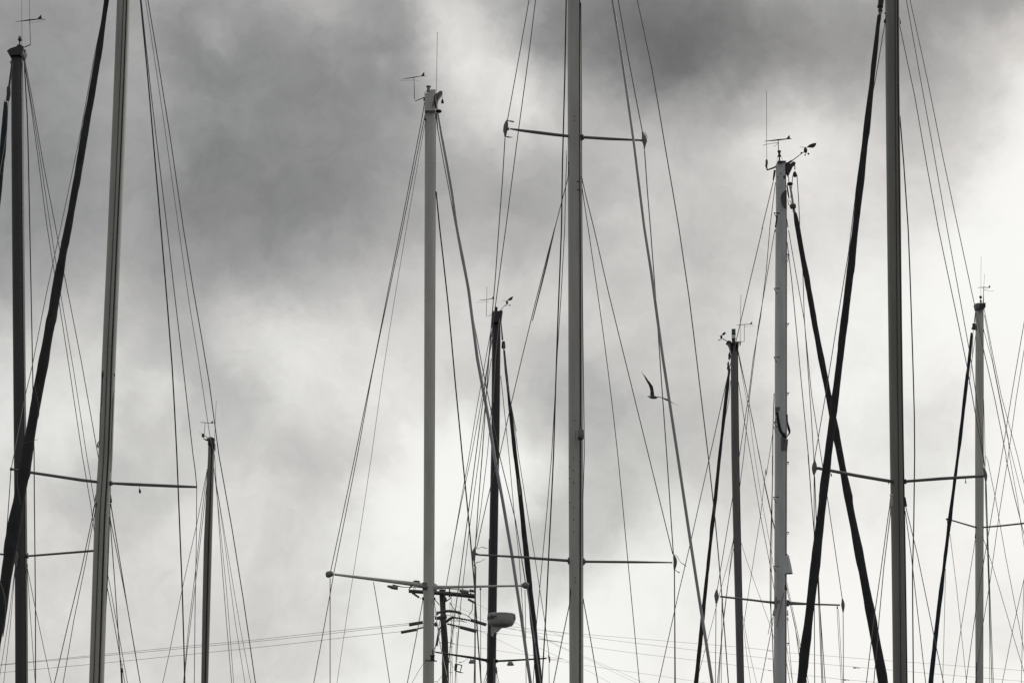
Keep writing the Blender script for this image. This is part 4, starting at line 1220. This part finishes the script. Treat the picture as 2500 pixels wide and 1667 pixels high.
Gm.part('shroud_tang', 'plastic').px('r 1387,565,6 1387,605,7', 61.8).px('r 1383,448,6 1385,456,7', 61.8).px('r 1401,1092,8 1403,1102,8', 61.8).done()

# ================================================================== mast H : pale mast with folding steps
H = Mast('pale silver mast with folding steps, a cone fitting and a dark patch near its top', 38.0,
         'w 402,615,150 402,960,152 408,1300,158 s 92,1568,78 t 90,0,80 89,800,83 89,1568,84 u 88,0,84 86,900,86 84,1568,88', 'alu_cool',
         tracks=[(0.90, 0.86, 0.06, 'alu_dark', 'sail_track')])
H.part('masthead_fitting', 'alu_dark', smooth=False).prism('w 342,598 465,600 465,615 345,615', 37.95, .3).done()
H.part('masthead_crane', 'plastic', smooth=False).prism('w 465,620 540,615 575,585 610,595 612,620 585,630 510,790 490,780 460,700', 37.95, .12).done()
wl_ = H.part('weld_seam', 'alu_mid'); wl_.px('w 432,640,5 436,850,5 420,920,5 380,955,5 335,970,5', 37.72, step=3).done()
H.part('dark_patch', 'patch').prism('w 485,1000 455,1005 425,1030 402,1075 398,1130 412,1190 440,1235 486,1280', 37.74, .06).done()
H.part('mast_hole', 'plastic').ellpx(355, 797, 9, 9, 37.72, reg='w', ryd=.02).ellpx(400, 745, 9, 14, 37.72, reg='w', ryd=.02).ellpx(450, 800, 14, 26, 37.75, reg='w', ryd=.03).ellpx(355, 645, 5, 5, 37.73, reg='w', ryd=.02).done()
ll = H.part('masthead_light', 'plastic').lathepx([(8, 600), (12, 590), (10, 500), (28, 498), (30, 490), (16, 470), (20, 430), (28, 428), (26, 415), (14, 408)], 382, 600, 38, 'w').done()
MB().px('w 350,500,4 342,600,4', 38).px('w 400,500,4 425,530,4 428,598,4', 38, step=3).px('w 405,590,4 415,558,4 425,590,4', 38, step=3).build('lamp_cable', 'wire_dark', ll)
vane(H, 'w', '365,430,9 362,250,10', '160,272,5 300,260,14 360,252,16 480,240,12 565,237,5', '478,240 525,180 542,176 538,240',
     arms=('360,293,7 185,318,6 175,330,12 135,333,8', '360,300,6 322,340,5 335,350,10 292,350,8'), w=9)
hb = H.part('antenna_bracket', 'plastic').px('w 330,645,24 290,665,26 200,695,26 184,690,26 183,620,36 190,618,20', 38).done()
MB().px('w 192,618,34 192,560,36 192,530,12 192,515,8', 38, n=10).build('antenna_base', 'green_glass', hb)
H.line('w 192,520 191,0 p 1612,630', 1.1, 'grey_plastic', 'antenna', ext=False)
anemometer(H, 'w', '480,600,36 515,590,32 545,570,34 575,552,14 740,428,9', (764, 405, 27, 45), '778,363 820,325 870,305 922,298 915,335 880,368', [(703, 446, 15), (807, 457, 15), (757, 475, 12)],
           pointer='675,358,5 770,363,9', w=9)
hb2 = H.part('halyard_block', 'plastic'); hb2.px('w 602,620,12 608,660,14 605,690,18', 37.9).px('w 605,715,20 605,740,50 607,770,66 608,800,40', 37.9, flat=.5, n=10).done()
H.line('w 638,770 660,1100 675,1400 s 218,1568 t 240,310 250,620 272,930 295,1250 315,1568 u 320,0 335,500 380,1568', 1.9, name='halyard', y0=37.9, y1=38.5)
H.line('w 575,780 565,900 545,1100', 1.8, name='halyard', y0=37.8, y1=37.8, ext=False)
ft = H.part('forestay_fitting', 'plastic'); ft.px('w 495,640,12 520,880,12', 37.8).ellpx(535, 900, 46, 26, 37.7, reg='w').px('w 490,920,20 510,1050,24 520,1120,12', 37.75).px('w 500,1130,10 515,1200,10 535,1215,10 555,1190,10 530,1140,10', 37.7, step=2).done()
H.line('w 535,925,30 560,1060,32 580,1200,32', 5.5, 'foil', 'forestay', y0=37.65, y1=37.55, n=10, ext=False)
H.part('stay_collar', 'collar').px('w 572,1205,90 578,1230,98 582,1260,80 590,1275,60', 37.5, n=12).done()
H.line('w 590,1275,44 605,1335,40', 6, 'foil', 'forestay', y0=37.5, y1=37.5, n=10, ext=False)
H.sail('w 608,1335,50 625,1400,62 640,1480,76 655,1568,78 t 208,0,34 222,110,38 240,220,36 270,350,40 300,520,40 322,680,40 350,850,42 378,980,42 410,1110,44 440,1260,48 470,1400,50 490,1500,46 u 500,0,46 520,120,48 545,230,56 562,380,54 590,480,56 615,600,58 640,700,60 665,860,60 690,1000,62 715,1150,64 740,1280,64 770,1420,68 800,1568,68',
       'sail', y0=37.5, y1=34, seed=5)
H.part('sail_tie', 'tape').px('t 468,1530,3 485,1524,5 503,1520,3', 35.3, step=4).done()
# folding mast steps


def step_(pts):
    q = MB()
    for i, s1 in enumerate(pts):
        q.px(s1, 37.66, n=6)
    return q.build('mast_step', 'plastic', H.root)


for yb in (520.0, 704.0, 872.0, 1030, 1213.0, 1382.0):
    x0 = 1889.5 if yb < 1100 else 1887.5
    step_(['S %f,%f,2.4 %f,%f,1.6 %f,%f,2.4' % (x0, yb, x0 + 7, yb, x0 + 14.5, yb + .3), 'S %f,%f,1.6 %f,%f,1.8' % (x0, yb, x0 + 7.5, yb + 14)])
for yb in (622, 790, 959, 1128, 1299, 1467, 1569):
    step_(['S 1921,%f,2.6 1926.5,%f,1.8' % (yb, yb - .5), 'S 1926,%f,1.5 1922,%f,1.5' % (yb, yb + 6)])
H.part('mast_step', 'plastic').px('t 132,180,4 148,190,4 140,205,4 135,235,5', 37.8).px('w 340,1335,14 380,1338,14', 37.7).px('w 345,1360,20 340,1420,26 320,1540,20', 37.72).px('w 490,1420,8 505,1540,14', 37.8).done()
# strap and bag hanging on the mast
H.part('halyard_winch', 'alu_dark', smooth=False).prism('j 255,270 350,265 345,310 315,350 255,350', 37.65, .06).done()
st_ = H.part('hanging_strap', 'sail'); st_.px('j 285,365,70 300,420,50 320,560,56 350,700,60 400,780,56 460,850,46', 37.6, n=8, flat=.3, step=4).px('j 485,400,22 490,540,24 515,680,52 530,750,34 480,830,12', 37.6, n=8, flat=.3, step=4).done()
H.part('strap_lashing', 'plastic').px('j 290,460,14 235,590,10', 37.6).px('j 225,635,12 310,640,8', 37.6).px('j 225,645,12 275,760,10', 37.6).px('j 245,485,10 250,500,10', 37.6).done()
H.part('hanging_bag', 'alu_dark').px('j 440,750,30 430,800,80 400,860,80 400,1100,76 405,1130,50', 37.62, n=10, flat=.4).px('j 455,870,30 462,1110,36', 37.6).px('j 490,880,24 485,950,26 475,1120,14', 37.6).done()
H.line('j 235,0 215,600 208,900 208,1568', 2.0, 'wire_dark', 'halyard', y0=37.6, y1=37.6, ext=False)
H.line('j 207,780 150,1150 85,1568 r 1610,90 1575,400 1500,880 1455,1180', 1.3, y0=37.6, y1=37.9, ext=False)
H.line('r 1656,0 1655,200 1640,700 1640,1000 1655,1240 1665,1568', 2.2, 'wire_dark', 'halyard', y0=37.6, y1=37.7)
# cone
cn = H.part('radar_reflector_cone', 'alu_cool'); cn.px('i 478,200,82 482,240,92 500,400,130 512,545,160 513,560,162', 37.45, n=22).done()
H.part('cone_rim', 'plastic').px('i 455,180,50 490,190,40', 37.5).px('i 440,580,24 470,590,24', 37.55).px('i 512,548,168 514,566,168', 37.45, n=22).done()
H.part('halyard_block', 'plastic').px('i 445,715,40 450,740,40', 37.6).px('i 455,760,30 458,800,46 465,860,60 468,890,40', 37.6, flat=.5).done()
H.line('i 425,900 360,1180 290,1568', 1.8, name='halyard', y0=37.6, y1=37.6, ext=False)
H.line('i 490,880 540,1120 640,1568 u 240,1560', 1.8, name='halyard', y0=37.7, y1=37.5)
# spreaders
spl, yHa = H.spreader('i 330,1100,66 250,1100,66 180,1095,48 0,1075,42 r 1500,993,15 1310,972,14 1295,971,12', 'alu_mid', boot='r 1272,920,8 1270,940,20 1269,965,32 1271,985,29 1268,1000,18 1266,1020,7', lim=1.3)
spr, yHb = H.spreader('i 490,1110,70 535,1110,70 560,1118,30 u 300,1023,13 495,1029,12', 'alu_mid', boot='u 512,985,8 516,1005,18 517,1030,26 518,1050,20 518,1080,7')
H.part('spreader_clamp', 'alu_mid').px('i 270,985,22 275,1060,50 270,1200,44', 37.6).px('i 300,1060,100 320,1120,90', 37.62, flat=.5).done()
H.part('shroud_tang', 'alu').px('i 262,1200,50 240,1300,66 225,1360,50', 37.6, flat=.4).px('i 490,1240,14 495,1350,30', 37.7).px('i 215,1380,24 205,1450,12', 37.6).px('i 490,1380,22 508,1450,12', 37.7).done()
H.part('flag_block', 'plastic').px('r 1309,985,10 1310,1000,9', yHa).px('u 478,1038,9 478,1055,10', yHb).done()
H.line('r 1266,1022 1262,1568', 1.8, y0=yHa, y1=37)
H.line('r 1306,1002 1303,1568', 1.3, name='flag_halyard', y0=yHa, y1=37)
H.line('r 1312,1002 1300,1300 1290,1568', 1.2, name='flag_halyard', y0=yHa, y1=37)
H.line('u 476,1058 505,1568', 1.2, name='flag_halyard', y0=yHb, y1=37.5)
H.line('u 486,1058 515,1568', 1.2, name='flag_halyard', y0=yHb, y1=37.5)
H.line('u 518,1078 521,1568', 1.8, y0=yHb, y1=37.5)
H.line('w 290,860 180,1320 120,1568 p 1585,1568 q 1582,0 1500,360 1400,790 v 590,700 q 1360,950 1240,1490 r 1217,30 1150,330 1090,600 1000,980 870,1568', 1.9, y0=37.9, y1=36.6)
H.line('w 320,880 275,1250 235,1568 p 1635,1568 q 1637,0 1610,300 1570,620 1520,900 1490,1150 1425,1568 r 1420,60 1383,270 1330,590 1275,920', 1.7, y0=37.9, y1=yHa)
H.line('q 1668,20 1600,420 1555,680 1500,1120 1455,1568 r 1457,0 1432,200 1385,580 1330,1040 1300,1300 1275,1568', 1.6, y0=37.9, y1=37.2)
H.part('shroud_tang', 'plastic').px('w 310,700,30 300,780,30 288,850,16', 37.8).px('q 1672,10,6 1670,30,6', 37.8).done()
H.line('t 132,100 165,380 230,1070 278,1568 u 278,0 300,310 340,800 395,1568', 2.0, y0=37.9, y1=38.4)
H.line('t 142,20 190,300 250,640 300,1150 365,1568 u 368,0 410,290 512,985', 1.8, y0=37.9, y1=yHb)
H.line('u 133,1120 150,1350 170,1568', 1.3, y0=37.8, y1=37)
H.line('r 1660,1140 1620,1340 1575,1568', 1.7, y0=37.7, y1=37)
H.line('u 0,1230 20,1130 32,0', 1.4, y0=37.6, y1=37.6, ext=False)

# ================================================================== mast I : big dark mast right
I = Mast('thick dark grey mast at right with boot-ended spreaders, cut by the top edge', 30.0,
         's 855,0,94 858,600,93 868,1568,93 t 871,0,92 876,700,92 888,1568,94 u 891,0,94 901,700,95 912,1568,96', 'alu_mid', top=-235,
         tracks=[(0.80, 0.90, 0.09, 'groove', 'sail_track'), (0.62, 0.42, 0.03, 'groove', 'mast_groove')])
I.part('spinnaker_fitting', 'plastic').px('E 480,575,20 580,580,90 640,585,60', 29.7, flat=.6).px('E 600,640,30 560,800,40 535,900,110 530,1000,100 535,1030,30', 29.7, flat=.5).done()
I.part('shroud_tang', 'plastic').px('E 1130,760,16 1175,880,36 1185,980,60 1175,1050,50', 29.8, flat=.5).done()
I.line('E 530,1030 430,1568 s 742,540 640,1060 t 555,170 500,500 400,1130 325,1568 u 322,30', 2.0, 'steel', y0=29.7, y1=28.95)
I.line('E 1160,1080 1260,1568 s 1010,660 1090,1120 1172,1568 t 1175,0 1290,560 1370,950 1430,1290 u 1497,80', 2.1, 'steel', y0=29.8, y1=29.0, ext=False)
I.line('s 953,0 1060,600 1150,1100 1232,1568 t 1234,0 1330,530 1400,920 1460,1350 u 1495,80', 1.9, y0=29.9, y1=29.0, top=True)
I.line('s 978,0 1100,560 1200,1060 1308,1568 t 1310,0 1420,520 1485,840 1560,1170 1640,1568 u 1642,20 1700,280 1766,540 1840,800', 1.9, y0=29.9, y1=28.5, top=True)
I.line('s 908,800 935,1130 965,1568 t 967,0 990,680 1008,1300 1010,1568 u 1010,0 1005,500 997,800 1003,1568', 3.0, 'wire_dark', 'backstay', y1=31)
I.part('furler_swivel', 'plastic').px('E 370,-60,260 365,0,255 360,100,240 340,230,220', 29.5, n=14).px('E 330,260,270 330,330,250', 29.5, n=14).px('E 325,340,170 340,420,180 330,500,200', 29.5, n=12).px('E 430,480,40 430,520,30', 29.5).done()
I.part('halyard_shackle', 'steel').px('E 370,520,10 365,570,10 400,595,10 435,570,10 435,530,10', 29.45, step=1.5).done()
I.line('E 330,520,130 300,800,140 270,1000,130', 8, 'alu_dark', 'forestay', y0=29.5, y1=29.45, ext=False, n=10)
I.sail('s 768,110,26 757,180,30 745,300,32 735,400,34 725,500,36 712,620,38 700,700,42 685,820,46 672,920,46 660,1010,44 650,1100,50 638,1220,50 622,1380,52 605,1568,48 t 602,0,50 585,150,50 570,300,54 550,460,50 530,640,52 512,800,50 490,970,50 475,1100,50 460,1180,52 440,1300,48 420,1500,50 u 412,0,52 402,110,54 390,200,58 372,360,56 355,500,60 340,620,58 325,750,62 308,880,62 295,1000,64 280,1130,64 265,1250,68 250,1400,70 235,1568,74',
       'sail', y0=29.45, y1=26.5, seed=6)
spl, yIa = I.spreader('u 862,182,20 840,176,24 600,135,24 400,97,22 350,88,20', 'alu_dark', boot='l 365,240,60 370,320,100 370,420,180 360,600,250 350,750,220 340,880,130 335,980,70 335,1030,50')
MB().px('l 440,640,180 540,650,130 640,670,110', yIa, n=10).px('l 540,570,20 760,640,40', yIa - .03).build('spreader_socket', 'alu_dark', spl)
spr, yIb = I.spreader('u 945,178,18 965,176,20 1200,158,22 1400,146,20 1490,140,18', 'alu_dark', boot='u 1490,82,6 1497,110,18 1501,135,24 1502,160,18 1503,190,6')
I.part('spreader_clamp', 'plastic').px('u 862,165,7 866,195,10', 29.6).px('u 952,162,5 954,195,5', 29.7).px('u 830,183,5 832,196,6', 29.5).done()
I.part('flag_block', 'plastic').px('l 1130,850,14 1160,890,14 1165,940,60 1165,1000,100 1165,1030,60', yIa + .25, flat=.5).px('u 1360,155,4 1363,168,4 1363,175,9 1364,190,10', yIb + .3).done()
I.part('shroud_tang', 'alu').px('u 850,262,14 852,278,28 852,284,14', 29.68, flat=.5).px('u 852,285,20 848,340,24 842,350,14', 29.66, flat=.4).done()
I.part('shroud_tang', 'plastic').px('u 946,285,6 950,330,14 952,350,16', 29.75, flat=.5).done()
I.line('u 840,350,8 830,410,6 780,780,6 730,1130,6 678,1568,6', 2.1, y0=29.6, y1=28.8)
I.line('u 848,352,8 843,410,6 800,760,6 765,1140,6 730,1568,6', 2.1, y0=29.6, y1=28.8)
I.line('u 950,350 1030,680 1110,1070 1212,1568', 2.0, y0=29.7, y1=29)
I.line('u 946,380 990,700 1040,1150 1088,1568', 2.0, y0=29.7, y1=29)
I.line('u 318,140 319,800 322,1568', 2.0, y0=yIa, y1=29.2)
I.line('u 322,145 335,480 345,900 372,1568', 1.9, 'wire_dark', y0=yIa, y1=29.4)
I.line('l 50,0 180,1568 u 278,0 300,320', 2.0, 'wire_dark', y0=yIa, y1=yIa, ext=False)
I.line('u 1502,190 1515,560 1530,1100 1545,1568', 2.0, y0=yIb, y1=29.2)
I.line('u 1506,190 1522,700 1555,1568', 1.6, y0=yIb, y1=29.2)

# ================================================================== mast J : far right with vane
J = Mast('slim grey mast near the right edge, ball on its top and navy furled sail', 58.0,
         'k 400,965,145 400,1300,145 t 1456,800,52 1455,1568,55 u 1456,0,52 1457,1568,50', 'alu_light',
         tracks=[(0.93, 0.93, 0.07, 'alu_dark', 'sail_track')])
J.part('masthead_fitting', 'alu_mid', smooth=False).prism('k 305,972 380,958 505,958 500,1045 470,1070 330,1075 318,1060', 57.9, .25).done()
J.part('masthead_box', 'plastic', smooth=False).prism('k 415,965 505,960 500,1030 470,1050 420,1085', 57.7, .1).prism('k 310,972 330,975 335,1070 318,1072', 57.7, .1).done()
ball = J.part('masthead_light', 'plastic').lathepx([(14, 960), (14, 910), (28, 902), (28, 896), (8, 890), (8, 855), (16, 850), (26, 838), (28, 825), (24, 810), (12, 801)], 431, 960, 58, 'k').done()
vane(J, 'k', '478,1045,14 478,930,16 480,780,9 483,640,9', '365,646,5 430,642,8 483,638,12 560,644,8 605,646,6', '563,642 605,592 604,648', arms=('482,684,10 500,678,4 620,714,4 670,708,8',), w=7)
J.line('k 428,800 430,400 434,50', 0.7, 'steel_pale', 'antenna', ext=False)
J.line('k 486,630 500,380', 0.7, 'steel_pale', 'antenna', ext=False)
fj = J.part('furler_swivel', 'plastic'); fj.px('k 326,1110,16 305,1310,20', 57.6).px('k 295,1330,60 298,1400,68 285,1440,90 280,1458,60', 57.5, n=10).px('k 340,1360,20 345,1460,24', 57.6).px('k 484,1440,10 484,1475,20', 57.8).done()
J.part('halyard_shackle', 'steel').px('k 242,1460,8 240,1480,8', 57.5).px('k 225,1505,9 242,1485,9 260,1505,9 242,1522,9 225,1505,9', 57.5).done()
J.sail('k 243,1520,34 t 1400,745,16 1398,800,20 1390,900,22 1380,970,20 1370,1020,24 1352,1190,24 1342,1300,24 1325,1450,24 1310,1568,22 u 1305,30,22 1290,160,22 1275,270,22 1258,380,26 1250,440,30 1242,530,24 1225,700,24 1212,800,24 1195,930,32 1185,990,30 1172,1120,30 1160,1240,30 1140,1400,32 1120,1568,34',
       'sail_blue', y0=57.4, y1=54, seed=8)
J.line('k 282,1460 t 1412,720 1408,900', 1.6, y0=57.4, y1=57.2, ext=False)
spl, _a = J.spreader('u 1442,496,12 1420,490,12 1250,440,10 1235,437,9', 'alu_dark')
MB().px('u 1228,437,13 1240,438,15', _a, n=8).build('spreader_end_cap', 'alu_dark', spl)
J.spreader('u 1482,494,11 1600,484,12 1766,466,12 1850,458,10', 'alu_dark', lim=2.2)
J.part('shroud_tang', 'plastic').px('u 1432,530,5 1430,570,9', 57.8).px('u 1483,550,5 1484,570,8', 57.8).px('t 1485,700,6 1485,712,9', 57.8).px('u 1436,1420,6 1436,1568,9', 57.7).done()
J.line('k 490,1045 t 1540,830 1605,1150 1718,1568 u 1722,0 1766,190 1850,520', 1.5, y1=56.5)
J.line('k 486,1470 t 1545,920 1640,1400 1680,1568 u 1690,30 1766,330 1850,650', 1.3, y1=56.5)
J.line('t 1490,600 1550,930 1600,1180 1655,1450 u 1665,0 1720,300 1766,620 1830,1000', 1.3, y1=57)
J.line('t 1430,740 1408,890 1385,1080', 1.2, y1=57, ext=False)
J.line('u 1235,440 1240,500', 1.2, y0=_a, y1=_a, ext=False)
J.line('u 1255,540 1300,900 1330,1190 1370,1568', 1.2, y0=_a, y1=57.5)
J.line('u 1225,780 1215,1200 1205,1568', 1.2, y0=_a, y1=57.5)
J.line('u 1430,575 1395,800 1335,1170 1275,1568', 1.4, y0=57.8, y1=56.8)
J.line('u 1485,570 1540,730 1685,1220 1790,1568', 1.4, y0=57.8, y1=56.5)
J.line('t 1485,1180 1492,1400 1495,1568 u 1500,300 1525,1000 1530,1568', 1.4, y1=57, name='halyard')
J.line('u 1498,0 1515,30 1570,300 1640,700 1766,1340 1810,1568', 1.4, y1=56.5)

# ================================================================== mast K : just outside the right edge, its rigging crosses the corner
K = Mast('mast just beyond the right edge whose thin shrouds cross the lower right corner', 47.0,
         'S 2590,300,24 2588,1000,25 2586,1667,26', 'alu_mid')
K.line('S 2580,310 2540,560 t 1766,640 1690,1080 1610,1568 u 1612,0 1555,340 1480,780 1430,1090 1365,1568', 1.7, y1=45)
K.line('S 2584,330 2550,560 t 1766,830 1710,1170 1655,1568 u 1657,0 1595,400 1530,880 1480,1180 1430,1568', 1.5, y1=45.5)
K.line('S 2570,1150 u 1766,850 1690,1190 1615,1568', 1.4, y0=46.8, y1=46)
K.line('S 2572,1160 u 1766,870 1755,1200 1748,1568', 1.4, y0=46.8, y1=46)
